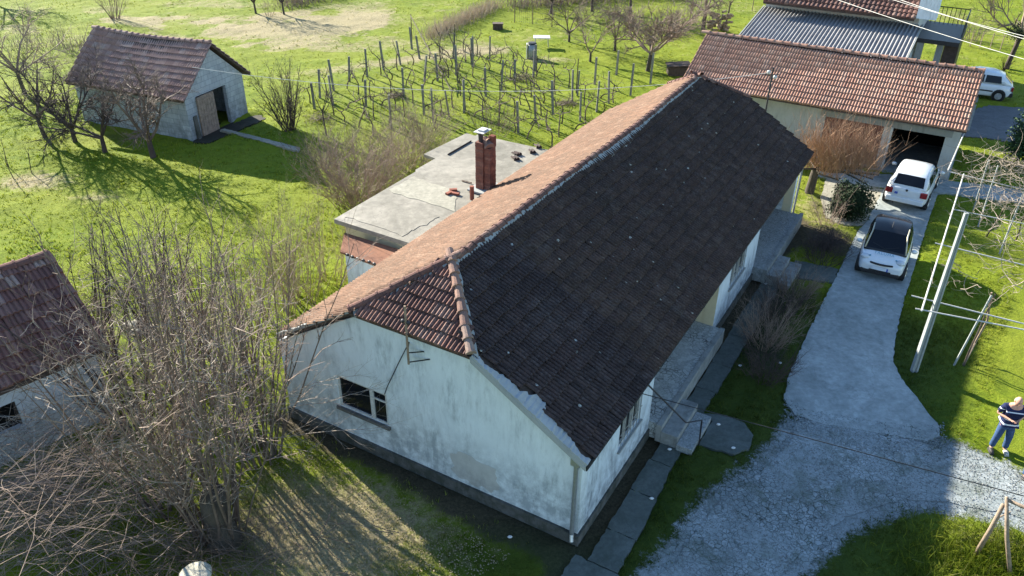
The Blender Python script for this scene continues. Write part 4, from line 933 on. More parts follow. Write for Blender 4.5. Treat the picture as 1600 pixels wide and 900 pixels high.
build('inner_wall', MB().box(2.6, 2.7, -BWd + .2, BWd - .2, 0, 2.1).box(.33, 2.6, -BWd + .2, BWd - .2, .01, .03), 'interior_dark', barn, BF)
bd = build('door', MB().box(.04, .08, .25, 1.4, .04, 1.93), 'wood_old', barn, BF, label='closed grey plank door leaf')
for k in range(7): build('board', MB().box(.012, .038, .25 + k * .164 + .006, .25 + (k + 1) * .164 - .006, .05, 1.92), 'wood_old', bd, BF)
build('rail', MB().box(-.01, .011, .26, 1.39, .95, 1.05), 'wood_old', bd, BF)
build('rail', MB().box(-.01, .011, .26, 1.39, 1.7, 1.8), 'wood_old', bd, BF)
build('buttress', MB().prism([(-.02, 1.55, 0), (.11, 1.55, 0), (.11, 1.55, 1.1), (.06, 1.55, 1.15)], (0, .22, 0)), 'plinth', barn, BF)
bsl = math.atan2(brz - bz + .14, BWd + .34); bLn = math.hypot(brz - bz + .14, BWd + .34); X0, X1 = -.12, 7.05
dk = MB().prism([(X0, BWd + .34, bz - .14), (X0, 0, brz), (X0, -BWd - .34, bz - .14), (X0, -BWd - .34, bz - .22), (X0, 0, brz - .09), (X0, BWd + .34, bz - .22)], (X1 - X0, 0, 0))
broof = build('roof', dk, 'wood_dark', barn, BF)
t_ba = tile_mesh('roof_tile_barn', .26, TE + .05, 'tile_barn'); r_ba = ridge_tile_mesh('ridge_tile_barn', .12, .4, 'tile_barn')
bsg = lambda a, b: -.12 * math.sin(math.pi * a / 7.2) * b / bLn
TBa = lay_tiles(barn, (X1, BWd + .34, bz - .13), (-1, 0, 0), (0, -math.cos(bsl), math.sin(bsl)), [(0, 0), (X1 - X0, 0), (X1 - X0, bLn), (0, bLn)], t_ba, 0, .26, TE, BF, bsg, 1.4)
TBb = lay_tiles(barn, (X0, -BWd - .34, bz - .13), (1, 0, 0), (0, math.cos(bsl), math.sin(bsl)), [(0, 0), (X1 - X0, 0), (X1 - X0, bLn), (0, bLn)], t_ba, 0, .26, TE, BF, bsg, 1.4)
place_tiles(broof, [(t_ba, TBa), (t_ba, TBb)], 300)
ridge_run(broof, r_ba, (X0, 0, brz + .02), (X1, 0, brz + .02), .36, BF, .03, lambda t: -.12 * math.sin(math.pi * t / 7.2))

# ---------------------------------------------------------------- hut at the left edge
HUTR = R(47); HU_O = Vector((-10.42, 16.42, 0)); UF = Matrix.Translation(HU_O) @ Matrix.Rotation(HUTR, 4, 'Z')   # x along ridge away from camera, -y towards the right
hut = thing('shed', 'small pale shed with dark weathered tiles at the left edge', 'shed', HU_O, HUTR)
hw_ = MB()
strip_wall(hw_, -6.5, 0, 0, 2.2, [(-2.75, -2.0, .9, 1.65), (-5.2, -4.4, .9, 1.7)], lambda mb, p, q, a, b: mb.box(p, q, 0, .25, a, b))
hw_.box(-6.5, 0, 4.3, 4.55, 0, 2.2)
hw_.prism([(-.25, .25, 0), (-.25, 4.3, 0), (-.25, 4.3, 2.2), (-.25, 2.28, 3.6), (-.25, .25, 2.2)], (.25, 0, 0))
hw_.prism([(-6.5, .25, 0), (-6.5, 4.3, 0), (-6.5, 4.3, 2.2), (-6.5, 2.28, 3.6), (-6.5, .25, 2.2)], (.25, 0, 0))
build('wall', hw_, 'hut_wall', hut, UF)
for a, b, c, d in ((-2.75, -2.0, .9, 1.65), (-5.2, -4.4, .9, 1.7)):
    q = build('window', MB().box(a, b, .16, .18, c, d), 'interior_dark', hut, UF); build('frame', MB().box(a, a + .05, .1, .15, c, d).box(b - .05, b, .1, .15, c, d).box(a + .05, b - .05, .1, .15, d - .05, d), 'wood_dark', q, UF)
hz0, hrz = 2.2, 3.82; hr = 2.28; h_s = math.atan2(hrz - hz0, hr + .28); hLn = math.hypot(hrz - hz0, hr + .28)
dk = MB().prism([(.2, -.28, hz0), (.2, hr, hrz), (.2, 2 * hr + .28, hz0), (.2, 2 * hr + .28, hz0 - .08), (.2, hr, hrz - .09), (.2, -.28, hz0 - .08)], (-6.9, 0, 0))
hroof = build('roof', dk, 'wood_dark', hut, UF)
t_h = tile_mesh('roof_tile_shed', .25, TE + .06, 'tile_hut'); r_h = ridge_tile_mesh('ridge_tile_shed', .13, .42, 'tile_hut')
TH1 = lay_tiles(hut, (-6.7, -.28, hz0 + .01), (1, 0, 0), (0, math.cos(h_s), math.sin(h_s)), [(0, 0), (6.9, 0), (6.9, hLn), (0, hLn)], t_h, 0, .25, TE, UF, lambda a, b: -.04 * math.sin(a), 2.0)
TH2 = lay_tiles(hut, (.2, 2 * hr + .28, hz0 + .01), (-1, 0, 0), (0, -math.cos(h_s), math.sin(h_s)), [(0, 0), (6.9, 0), (6.9, hLn), (0, hLn)], t_or, 0, .25, TE, UF, None, 2.0)
place_tiles(hroof, [(t_h, TH1), (t_or, TH2)], 300)
ridge_run(hroof, r_h, (.2, hr, hrz + .02), (-6.7, hr, hrz + .02), .38, UF, .03, jit=1.5)

# ---------------------------------------------------------------- cars (x forward, y left)
def wheel(root, F, x, y, r, wd):
    k = 18; s_ = 1 if y > 0 else -1
    pr = [(r * .62, -wd / 2), (r * .93, -wd / 2), (r, -wd / 2 + .03), (r, wd / 2 - .03), (r * .93, wd / 2), (r * .62, wd / 2)]
    secs = [[(x + a * math.cos(2 * math.pi * i / k), y + b * s_, r + a * math.sin(2 * math.pi * i / k)) for a, b in pr] for i in range(k + 1)]
    wh = build('wheel', MB().loft(secs, cap=False), 'rubber', root, F, smooth=True)
    rm = MB(); n = 18; yo = y + s_ * (wd / 2 - .01)
    for i in range(n): pass
    vs = [(x, yo, r)] + [(x + r * .6 * math.cos(2 * math.pi * i / n), yo, r + r * .6 * math.sin(2 * math.pi * i / n)) for i in range(n)]
    rm.add(vs, [(0, 1 + i, 1 + (i + 1) % n) if s_ < 0 else (0, 1 + (i + 1) % n, 1 + i) for i in range(n)])
    for i in range(6):
        a = 2 * math.pi * i / 6; c_, q_ = math.cos(a), math.sin(a)
        rm.tube([(x + c_ * .03, yo + s_ * .012, r + q_ * .03), (x + c_ * r * .55, yo + s_ * .012, r + q_ * r * .55)], .02, 4)
    build('rim', rm, 'rim', wh, F)
def car(name, label, loc, rz, prof, cab, L, W, wheels, wr, glass='glass_dark', roofmat='paint_white', pillar='paint_white', group=None):
    """prof: stations (x, halfwidth, z_bottom, z_shoulder, z_top); cab: stations (x, hw_base, z_base, hw_top, z_top)"""
    F = Matrix.Translation((loc[0], loc[1], .03)) @ Matrix.Rotation(rz, 4, 'Z')
    t = thing(name, label, 'car', (loc[0], loc[1], .03), rz, group)
    secs = []
    for x, h, zb, zs, zt_ in prof:
        half = [(h * .80, zb), (h * .97, zb + .06), (h, zb + (zs - zb) * .4), (h, zb + (zs - zb) * .7), (h * .965, zs), (h * .86, zt_ - .015), (h * .45, zt_ + .01)]
        secs.append([(x, -y, z) for y, z in half] + [(x, y, z) for y, z in half[::-1]])
    b = MB().loft(secs); body = build('body', b, 'paint_white', t, F, smooth=True)
    md = body.modifiers.new('sub', 'SUBSURF'); md.levels = md.render_levels = 2
    cs_ = []
    for x, h0, z0, h1, z1 in cab:
        half = [(h0, z0), (h0 * .45 + h1 * .55, z0 + (z1 - z0) * .55), (h1, z0 + (z1 - z0) * .88), (h1 * .86, z1 - .01), (h1 * .4, z1 + .012)]
        cs_.append([(x, -y, z) for y, z in half] + [(x, y, z) for y, z in half[::-1]])
    cabo = build('cabin', MB().loft(cs_), pillar, t, F, smooth=True)
    return t, F, body
def pane_quad(root, name, F, q, mat='glass_dark', off=.012, inset=0.0, nx_=4, ny_=2, bulge=0.0, label=None):
    q = [Vector(p) for p in q]; n = (q[1] - q[0]).cross(q[3] - q[0]).normalized(); mb = MB(); vs = []
    for j in range(ny_ + 1):
        for i in range(nx_ + 1):
            a, b = i / nx_, j / ny_; p = (q[0] * (1 - a) + q[1] * a) * (1 - b) + (q[3] * (1 - a) + q[2] * a) * b
            vs.append(p + n * (off + bulge * 4 * a * (1 - a)))
    w1 = nx_ + 1; mb.add(vs, [(j * w1 + i, j * w1 + i + 1, (j + 1) * w1 + i + 1, (j + 1) * w1 + i) for j in range(ny_) for i in range(nx_)])
    return build(name, mb, mat, root, F, smooth=True, label=label)
def hatch(name, label, loc, rz, L, W, Ht, wr, smart=False, rnd=0.0):
    h = W / 2
    if not smart:     # five-door hatchback; x from -L/2 (rear) to L/2 (front)
        r = -L / 2; f = L / 2
        prof = [(r, h * .72, .36, .6, .82), (r + .08, h * .9, .24, .74, .93), (r + .35, h, .2, .82, .96), (0, h, .18, .84, .95), (f - 1.15, h, .18, .82, .93), (f - .75, h * .98, .19, .76, .87), (f - .18, h * .88, .22, .62, .72), (f, h * .72, .32, .5, .56)]
        cab = [(r + .1, h * .84, .9, h * .78, .94), (r + .42 + rnd * .12, h * .9, .9, h * .73, Ht - .07 - rnd * .1), (r + .85 + rnd * .25, h * .92, .9, h * .72, Ht - rnd * .02), (r + 1.7 + rnd * .1, h * .92, .9, h * .72, Ht - .01), (r + 2.15, h * .92, .9, h * .7, Ht - .08), (f - 1.0 + rnd * .25, h * .9, .86, h * .82, .91)]
    else:
        r = -L / 2; f = L / 2
        prof = [(r, h * .84, .34, .7, .95), (r + .1, h * .96, .24, .85, 1.02), (r + .5, h, .2, .9, 1.03), (0.2, h, .18, .88, .99), (f - .75, h, .19, .84, .95), (f - .35, h * .96, .2, .74, .84), (f - .08, h * .88, .22, .58, .68), (f, h * .76, .28, .46, .52)]
        cab = [(r + .1, h * .86, .98, h * .78, 1.05), (r + .3, h * .9, .98, h * .74, Ht - .1), (r + .75, h * .92, .98, h * .73, Ht), (r + 1.3, h * .92, .95, h * .72, Ht - .02), (r + 1.62, h * .92, .93, h * .72, Ht - .12), (f - .45, h * .88, .85, h * .84, .9)]
    t, F, body = car(name, label, loc, rz, prof, cab, L, W, None, wr, pillar='paint_black' if smart else 'paint_white')
    for sx in (r + .62 - (.12 if smart else 0), f - .62 + (.1 if smart else 0)):
        for sy in (-1, 1):
            wheel(t, F, sx, sy * (h - .06), wr, .17)
            build('wheel_arch', MB().tube([(sx, sy * (h - .2), wr + .02), (sx, sy * (h + .008), wr + .02)], wr + .05, 16), 'trim_black', t, F)
    c = cab
    def P(i, top, s_=1): x, h0, z0, h1, z1 = c[i]; return (x, s_ * h1 * .97, z1 - (.05 if top else 0)) if top else (x, s_ * h0, z0)
    # windscreen
    xa, ha, za, hb_, zb_ = c[-1][0] - .06, c[-1][1] * .88, c[-1][4] + .015, c[-2][3] * .88, c[-2][4] - .01
    pane_quad(t, 'windscreen', F, [(xa, -ha, za), (xa, ha, za), (c[-2][0] + .02, hb_, zb_), (c[-2][0] + .02, -hb_, zb_)], bulge=.03, off=.02)
    pane_quad(t, 'rear_window', F, [(c[0][0] + .04, c[0][3] * .86, c[0][4] + .03), (c[0][0] + .04, -c[0][3] * .86, c[0][4] + .03), (c[1][0] - .01, -c[1][3] * .84, c[1][4] - .02), (c[1][0] - .01, c[1][3] * .84, c[1][4] - .02)], off=.02, bulge=.02)
    for s_ in (-1, 1):
        h0 = h * .92; zb2 = c[2][2] + .06; zt2 = Ht - .17; y0 = s_ * (h0 * .97); y1 = s_ * (h * .775)
        spans = [(c[1][0] + .1, c[2][0] + .35), (c[2][0] + .42, c[3][0] + .12), (c[3][0] + .2, c[-1][0] - .5)] if not smart else [(c[1][0] + .2, c[2][0] + .1), (c[2][0] + .18, c[-1][0] - .45)]
        for x0, x1 in spans:
            last = (x0, x1) == spans[-1]; first = (x0, x1) == spans[0]
            q = [(x0, y0, zb2), (x1 + (.26 if last else 0), y0, zb2), (x1, y1, zt2), (x0 + (.08 if first else 0), y1, zt2)]
            if s_ > 0: q = [q[1], q[0], q[3], q[2]]
            pane_quad(t, 'side_window', F, q, off=.02)
        mr = MB().ball((c[-1][0] - .38, s_ * (h + .1), c[-1][4] + .04), (.07, .11, .075), 8, 6); build('wing_mirror', mr, 'paint_white', t, F, smooth=True)
        build('handle', MB().box(-.1, .08, s_ * (h + .004), s_ * (h + .02), .78, .81) if s_ > 0 else MB().box(-.1, .08, -h - .02, -h - .004, .78, .81), 'trim_black', t, F)
        build('side_moulding', MB().box(r + .95, f - .95, s_ * (h + .003), s_ * (h + .018), .5, .57) if s_ > 0 else MB().box(r + .95, f - .95, -h - .018, -h - .003, .5, .57), 'trim_black', t, F)
        hl = MB().ball((f - (.2 if not smart else .22), s_ * h * .72, .62 if not smart else .7), (.13, .17, .09), 10, 6); build('headlight', hl, 'lamp_clear', t, F, smooth=True)
        tl = MB().box(r - .015, r + .09, s_ * h * .62 if s_ > 0 else -h * .93, s_ * h * .93 if s_ > 0 else -h * .62, .62, .84); build('tail_light', tl, 'lamp_red', t, F, bevel=.02)
    return t, F, c, r, f, h
# white hatchback seen from behind
polo_c = Vector((16.0, 30.12, 0)) + Vector((math.cos(R(58)), math.sin(R(58)), 0)) * 1.2
t, F, c, r_, f_, h_ = hatch('white_car', 'white hatchback seen from behind parked in front of the open garage bay', polo_c, R(58), 3.72, 1.66, 1.42, .29, rnd=.3)
build('bumper', MB().box(r_ - .07, r_ + .2, -h_ * .86, h_ * .86, .3, .52), 'paint_white', t, F, bevel=.05)
build('licence_plate', MB().box(r_ - .03, r_ - .012, -.08, .42, .62, .73), 'plate_white', t, F)
build('badge', MB().tube([(r_ - .03, 0, .84), (r_ - .0, 0, .84)], .045, 10), 'metal_dark', t, F)
build('number_light', MB().box(r_ - .045, r_ - .018, .3, .42, .63, .72), 'plate_blue', t, F)
build('rear_wiper', MB().tube([(r_ + .12, 0, .99), (r_ + .25, .25, 1.12)], .01, 4), 'trim_black', t, F)
build('exhaust', MB().tube([(r_ - .06, .4, .25), (r_ + .2, .4, .25)], .025, 8), 'metal_dark', t, F)
# two-seater facing the camera
smc = Vector((12.72, 24.3, 0)) + Vector((math.cos(R(62)), math.sin(R(62)), 0)) * .85
t, F, c, r_, f_, h_ = hatch('microcar', 'tiny white two-seat car with black roof facing the camera on the drive', smc, R(242), 2.62, 1.56, 1.52, .28, smart=True)
rp = []
for x, ww, z in ((c[1][0] - .02, .70, c[1][4] - .02), (c[1][0] + .15, .72, c[1][4] + .045), (c[2][0], .74, c[2][4] + .02), (c[3][0], .73, c[3][4] + .02), (c[4][0] + .03, .70, c[4][4] + .005)):
    rp.append([(x, -h_ * ww, z - .03), (x, -h_ * ww * .6, z + .006), (x, 0, z + .012), (x, h_ * ww * .6, z + .006), (x, h_ * ww, z - .03)])
build('roof', MB().loft(rp, cap=False, closed=False), 'paint_black', t, F, smooth=True)
build('grille', MB().tube([(f_ - .06, -.36, .60), (f_ - .01, -.18, .60), (f_ + .005, 0, .60), (f_ - .01, .18, .60), (f_ - .06, .36, .60)], .035, 6), 'trim_black', t, F)
build('bumper', MB().box(f_ - .15, f_ + .02, -h_ * .8, h_ * .8, .2, .34), 'trim_black', t, F, bevel=.04)
build('air_intake', MB().box(f_ - .1, f_ + .03, -.35, .35, .3, .38), 'trim_black', t, F, bevel=.02)
build('licence_plate', MB().box(f_ + .04, f_ + .055, -.27, .25, .41, .52), 'plate_white', t, F)
build('plate_band', MB().box(f_ + .056, f_ + .062, .2, .25, .41, .52), 'plate_blue', t, F)
build('windscreen_wiper', MB().tube([(c[-1][0], .1, c[-1][4] + .05), (c[-1][0] - .18, -.45, c[-1][4] + .17)], .01, 4).tube([(c[-1][0] - .02, -.1, c[-1][4] + .06), (c[-1][0] - .16, .4, c[-1][4] + .17)], .01, 4), 'trim_black', t, F)
build('roof_antenna', MB().tube([(c[4][0] - .15, 0, c[4][4] + .08), (c[4][0] - .3, .02, c[4][4] + .28)], .008, 4), 'trim_black', t, F)
for s_ in (-1, 1):
    build('windscreen_pillar', MB().tube([(c[-1][0] - .02, s_ * c[-1][1] * .95, c[-1][4] + .01), (c[-2][0] + .02, s_ * c[-2][3] * .99, c[-2][4] - .03), (c[-3][0], s_ * c[-3][3] * 1.0, c[-3][4] - .02)], .028, 6), 'pillar_silver', t, F, smooth=True)
# lettering across the bonnet
tc_ = bpy.data.curves.new('lettering', 'FONT'); tc_.body = 'TALUMA'; tc_.size = .15; tc_.align_x = 'CENTER'; tc_.extrude = .002; tc_.space_character = 1.15
to = bpy.data.objects.new('tmp_text', tc_); COL.objects.link(to); dg = bpy.context.evaluated_depsgraph_get(); tme = bpy.data.meshes.new_from_object(to.evaluated_get(dg)); bpy.data.objects.remove(to)
tme.materials.clear(); tme.materials.append(M['print_teal']); lt = bpy.data.objects.new('lettering', tme); COL.objects.link(lt); lt.parent = t
lt.matrix_local = WM[t.name].inverted() @ F @ Matrix.Translation((f_ - .25, 0, .86)) @ Matrix.Rotation(R(90), 4, 'Z') @ Matrix.Rotation(R(26), 4, 'X')
for y_, z_ in ((-.42, .80), (.42, .80), (-.5, .72), (.5, .73)):
    build('sticker', MB().ball((f_ - .22, y_, z_ - .03), (.05, .035, .02), 7, 4), 'print_teal', t, F)
# third car, side on, behind the garage
c3 = Vector((25.75, 44.85, 0))
t, F, c, r_, f_, h_ = hatch('white_car', 'white rounded hatchback seen side-on beyond the end of the garage', c3, R(150 + 4), 3.85, 1.67, 1.5, .3, rnd=1.0)
build('bumper', MB().box(r_ - .06, r_ + .2, -h_ * .88, h_ * .88, .28, .5), 'trim_black', t, F, bevel=.04)

# ---------------------------------------------------------------- people
def skin_obj(name, pts, edges, rads, mat, parent, F, sub=2, root=0, label=None):
    me = bpy.data.meshes.new(name); Tm = WM[parent.name].inverted() @ F; me.from_pydata([tuple(Tm @ Vector(p)) for p in pts], edges, [])
    o = bpy.data.objects.new(name, me); COL.objects.link(o); o.parent = parent; WM[o.name] = WM[parent.name]
    md = o.modifiers.new('skin', 'SKIN'); md.use_smooth_shade = True
    for i, r in enumerate(rads):
        r = r if hasattr(r, '__len__') else (r, r); me.skin_vertices[0].data[i].radius = r; me.skin_vertices[0].data[i].use_root = (i == root)
    s_ = o.modifiers.new('sub', 'SUBSURF'); s_.levels = sub; s_.render_levels = sub; me.materials.append(M[mat])
    if label: o['label'] = label
    return o
def hand(parent, F, wrist, d, palm_n, mat='skin', s_=1):
    d = Vector(d).normalized(); n = Vector(palm_n).normalized(); sd_ = d.cross(n).normalized() * s_; w = Vector(wrist)
    pts = [w, w + d * .05, w + d * .09]; ed = [(0, 1), (1, 2)]; rd = [(.024, .02), (.034, .018), (.034, .017)]
    for k, (o_, l_) in enumerate(((-.028, .062), (-.009, .075), (.010, .07), (.028, .055))):
        a = len(pts); b = w + d * .095 + sd_ * o_; pts += [b, b + d * l_ * .5 - n * .008, b + d * l_ * .8 - n * .03]; ed += [(2, a), (a, a + 1), (a + 1, a + 2)]; rd += [.009, .0085, .007]
    a = len(pts); b = w + d * .035 - sd_ * .034; pts += [b, b + d * .03 - sd_ * .022 - n * .01, b + d * .055 - sd_ * .02 - n * .02]; ed += [(0, a), (a, a + 1), (a + 1, a + 2)]; rd += [.012, .011, .009]
    return pts, ed, rd
def merge_chain(base, add, joint):
    pts, ed, rd = base; p2, e2, r2 = add; o = len(pts); pts += p2; rd += r2; ed += [(a + o, b + o) for a, b in e2] + [(joint, o)]
def person(label, loc, rz, walk=False):
    F = Matrix.Translation((loc[0], loc[1], .02)) @ Matrix.Rotation(rz, 4, 'Z'); P = thing('person', label, 'person', (loc[0], loc[1], .02), rz)
    # faces -y; x to his left
    hipz = .90
    pts = [(0, 0, hipz), (0, -.01, 1.08), (0, 0, 1.28), (0, .01, 1.42), (0, -.02, 1.50), (0, -.05, 1.60), (0, -.07, 1.67)]
    rd = [(.15, .12), (.165, .135), (.17, .13), (.13, .1), (.058, .06), (.082, .095), (.075, .085)]
    ed = [(0, 1), (1, 2), (2, 3), (3, 4), (4, 5), (5, 6)]
    B = (pts, ed, rd); ends = []
    for s_ in (-1, 1):
        a = len(pts); pts += [(s_ * .1, 0, .84), (s_ * .13, -.02, .50), (s_ * .15, .02, .1), (s_ * .17, -.06, .045), (s_ * .19, -.17, .04)]
        rd += [(.1, .1), (.07, .07), (.046, .05), (.045, .04), (.04, .03)]; ed += [(0, a), (a, a + 1), (a + 1, a + 2), (a + 2, a + 3), (a + 3, a + 4)]
        a = len(pts); sh, el, wr_ = (s_ * .2, .01, 1.39), (s_ * .30, .06, 1.13), (s_ * .10, -.2, 1.14)
        pts += [sh, el, ((el[0] + wr_[0]) / 2, (el[1] + wr_[1]) / 2, (el[2] + wr_[2]) / 2), wr_]; rd += [(.065, .062), (.043, .043), (.04, .04), (.026, .024)]
        ed += [(3, a), (a, a + 1), (a + 1, a + 2), (a + 2, a + 3)]
        merge_chain(B, hand(P, F, (s_ * .09, -.21, 1.14), (-s_ * .6, -.5, .1), (0, .5, 1), s_=s_), a + 3)
    skin_obj('body', pts, ed, rd, 'skin', P, F)
    # head details
    hd = MB().ball((0, -.065, 1.625), (.082, .1, .115), 16, 12); hd.ball((0, -.17, 1.60), (.014, .02, .026), 8, 6); hd.ball((-.083, -.055, 1.61), (.014, .022, .033), 8, 6); hd.ball((.083, -.055, 1.61), (.014, .022, .033), 8, 6); hd.ball((0, -.15, 1.555), (.026, .014, .008), 8, 6)
    build('head', hd, 'skin', P, F, smooth=True)
    build('eye', MB().ball((-.032, -.158, 1.625), .011, 8, 6).ball((.032, -.158, 1.625), .011, 8, 6), 'trim_black', P, F)
    hb = MB(); 
    for i in range(9):
        a = math.pi * (i / 8); hb.ball((math.cos(a) * .078, -.045 + math.sin(a) * .085, 1.615), (.02, .02, .045), 6, 5)
    build('hair', hb, 'hair_grey', P, F, smooth=True, label='thin grey hair round the sides of a bald head')
    # shirt: torso and short sleeves
    sp, se, sr = [(0, 0, .93), (0, -.015, 1.08), (0, 0, 1.26), (0, .01, 1.40), (0, 0, 1.47)], [(0, 1), (1, 2), (2, 3), (3, 4)], [(.185, .155), (.205, .175), (.2, .155), (.16, .12), (.075, .075)]
    for s_ in (-1, 1):
        a = len(sp); sp += [(s_ * .205, .01, 1.395), (s_ * .262, .035, 1.25), (s_ * .285, .05, 1.17)]; sr += [(.085, .08), (.068, .066), (.064, .062)]; se += [(3, a), (a, a + 1), (a + 1, a + 2)]
    skin_obj('shirt', sp, se, sr, 'shirt_striped', P, F, root=1, label='navy polo shirt with white stripes')
    tp, te_, tr_ = [(0, 0, .97), (0, 0, .86)], [(0, 1)], [(.165, .135), (.165, .14)]
    for s_ in (-1, 1):
        a = len(tp); tp += [(s_ * .1, 0, .80), (s_ * .13, -.025, .50), (s_ * .145, -.005, .3), (s_ * .155, .01, .09)]; tr_ += [(.115, .115), (.09, .09), (.077, .08), (.075, .08)]; te_ += [(1, a), (a, a + 1), (a + 1, a + 2), (a + 2, a + 3)]
    skin_obj('trousers', tp, te_, tr_, 'denim', P, F, root=1)
    for s_ in (-1, 1):
        sm = MB().ball((s_ * .175, -.09, .045), (.055, .14, .05), 12, 8); sm.box(s_ * .175 - .05, s_ * .175 + .05, -.21, .03, -.015, .015)
        build('shoe', sm, 'shoe_dark' if s_ < 0 else 'shoe_pale', P, F, smooth=True)
    return P
person('balding man in navy striped polo shirt and jeans looking down beside the drive', (12.34, 15.46), R(-12))
person('person mostly outside the right edge, one dark shoe showing on the gravel', (12.63, 14.54), R(25))
# ---------------------------------------------------------------- trees and shrubs
def twig(mb, p, d, L, r, n=3, wob=.12, up=0.0, k=3, tip=.3):
    """tapered wandering limb; returns its points"""
    pts = [p.copy()]; d = d.normalized(); st = L / n
    for i in range(n):
        d = (d + Vector((random.gauss(0, wob), random.gauss(0, wob), random.gauss(0, wob) + up))).normalized(); pts.append(pts[-1] + d * st)
    rad = [r * (1 - (1 - tip) * i / n) for i in range(n + 1)]
    a = d.orthogonal().normalized(); vs = []
    for i, q in enumerate(pts):
        dd = (pts[min(i + 1, n)] - pts[max(i - 1, 0)]).normalized(); a = (a - dd * a.dot(dd)).normalized(); b = dd.cross(a)
        for j in range(k): t = 6.2832 * j / k; vs.append(q + (a * math.cos(t) + b * math.sin(t)) * rad[i])
    mb.add(vs, [(i * k + j, i * k + (j + 1) % k, (i + 1) * k + (j + 1) % k, (i + 1) * k + j) for i in range(n) for j in range(k)]); return pts
def side_dir(d, ang):
    o = d.orthogonal().normalized(); o = Matrix.Rotation(random.uniform(0, 6.283), 3, d) @ o
    return (d * math.cos(ang) + o * math.sin(ang)).normalized()
def grow(mb, p, d, L, r, spec, lev=0):
    s = spec[lev]; pts = twig(mb, p, d, L, r, s['n'], s['wob'], s['up'], s.get('k', 3))
    if lev + 1 < len(spec):
        c = spec[lev + 1]
        for i in range(c['num']):
            t = random.uniform(c['lo'], 1) ; x = t * (len(pts) - 1); j = min(int(x), len(pts) - 2); q = pts[j].lerp(pts[j + 1], x - j)
            dd = (pts[j + 1] - pts[j]).normalized()
            grow(mb, q, side_dir(dd, R(c['ang'] * random.uniform(.6, 1.3))), L * c['len'] * random.uniform(.5, 1.2), r * c['rad'] * (1.15 - .6 * t), spec, lev + 1)
def bare_tree(name, label, loc, trunk_h, tr, crown_L, spec, nlimb, spread, bark='bark', twigm='twig_grey', lean=(0, 0), group=None, cat='tree'):
    base = Vector((loc[0], loc[1], 0)); t = thing(name, label, cat, base, 0, group); mb = MB()
    pts = twig(mb, base - Vector((0, 0, .05)), Vector((lean[0], lean[1], 1)), trunk_h + .05, tr, 4, .05, .1, 8, .72)
    build('trunk', mb, bark, t, smooth=True); cb = MB(); a0 = random.uniform(0, 6.28)
    for i in range(nlimb):
        a = a0 + 6.283 * i / nlimb + random.uniform(-.3, .3); sp = R(spread * random.uniform(.35, 1.15))
        grow(cb, pts[-1] - Vector((0, 0, random.uniform(0, trunk_h * .15))), Vector((math.cos(a) * math.sin(sp), math.sin(a) * math.sin(sp), math.cos(sp))), crown_L * random.uniform(.75, 1.15), tr * .55, spec)
    build('crown', cb, twigm, t); return t
def stem_shrub(name, label, loc, nstem, H, r0, spread, spec, mat, base_r=.3, stem_mat=None, cat='shrub', group=None, lean=(0, 0), pale=0):
    base = Vector((loc[0], loc[1], 0)); t = thing(name, label, cat, base, 0, group); sm = MB(); cb = MB()
    for i in range(nstem):
        a = random.uniform(0, 6.283); rr = base_r * math.sqrt(random.random()); sp = R(spread * math.sqrt(random.random())) ; a2 = a + random.gauss(0, .5)
        d = Vector((math.cos(a2) * math.sin(sp) + lean[0], math.sin(a2) * math.sin(sp) + lean[1], math.cos(sp))); L = H * random.uniform(.6, 1.08)
        pts = twig(sm, base + Vector((math.cos(a) * rr, math.sin(a) * rr, -.05)), d, L, r0 * random.uniform(.5, 1.2), 6, .07, .02, 4, .22)
        c = spec[0]
        for q in range(c['num']):
            tt = random.uniform(c['lo'], 1); x = tt * 6; j = min(int(x), 5); p = pts[j].lerp(pts[j + 1], x - j); dd = (pts[j + 1] - pts[j]).normalized()
            grow(cb, p, side_dir(dd, R(c['ang'] * random.uniform(.5, 1.3))), L * c['len'] * random.uniform(.4, 1.2), r0 * c['rad'] * (1.1 - .6 * tt), spec)
    build('stem', sm, stem_mat or mat, t, label='many upright bare stems'); build('twig', cb, mat, t, kind='stuff')
    if pale:
        pm = MB()
        for i in range(pale):
            a = random.uniform(0, 6.283); z = H * random.uniform(.12, .8); rr = (base_r + z * math.tan(R(spread)) * .7) * math.sqrt(random.random())
            pts = twig(pm, base + Vector((math.cos(a) * rr, math.sin(a) * rr, z)), Vector((random.gauss(0, 1), random.gauss(0, 1), random.gauss(.1, .6))), random.uniform(.3, 1.1), .007, 4, .35, 0, 3, .4)
            twig(pm, pts[2], Vector((random.gauss(0, 1), random.gauss(0, 1), random.gauss(.3, .6))), .3, .004, 2, .3)
        build('side_twig', pm, 'twig_pale', t, kind='stuff', label='pale kinked side twigs')
    return t
S_FR = lambda f, tw: [dict(n=4, wob=.11, up=.05, k=4), dict(num=int(7 * f), lo=.3, ang=50, len=.55, rad=.6, n=3, wob=.16, up=.05), dict(num=int(8 * f), lo=.15, ang=48, len=.55, rad=.55, n=3, wob=.18, up=.03), dict(num=int(4 * tw), lo=.1, ang=45, len=.5, rad=.6, n=2, wob=.2, up=.04)]
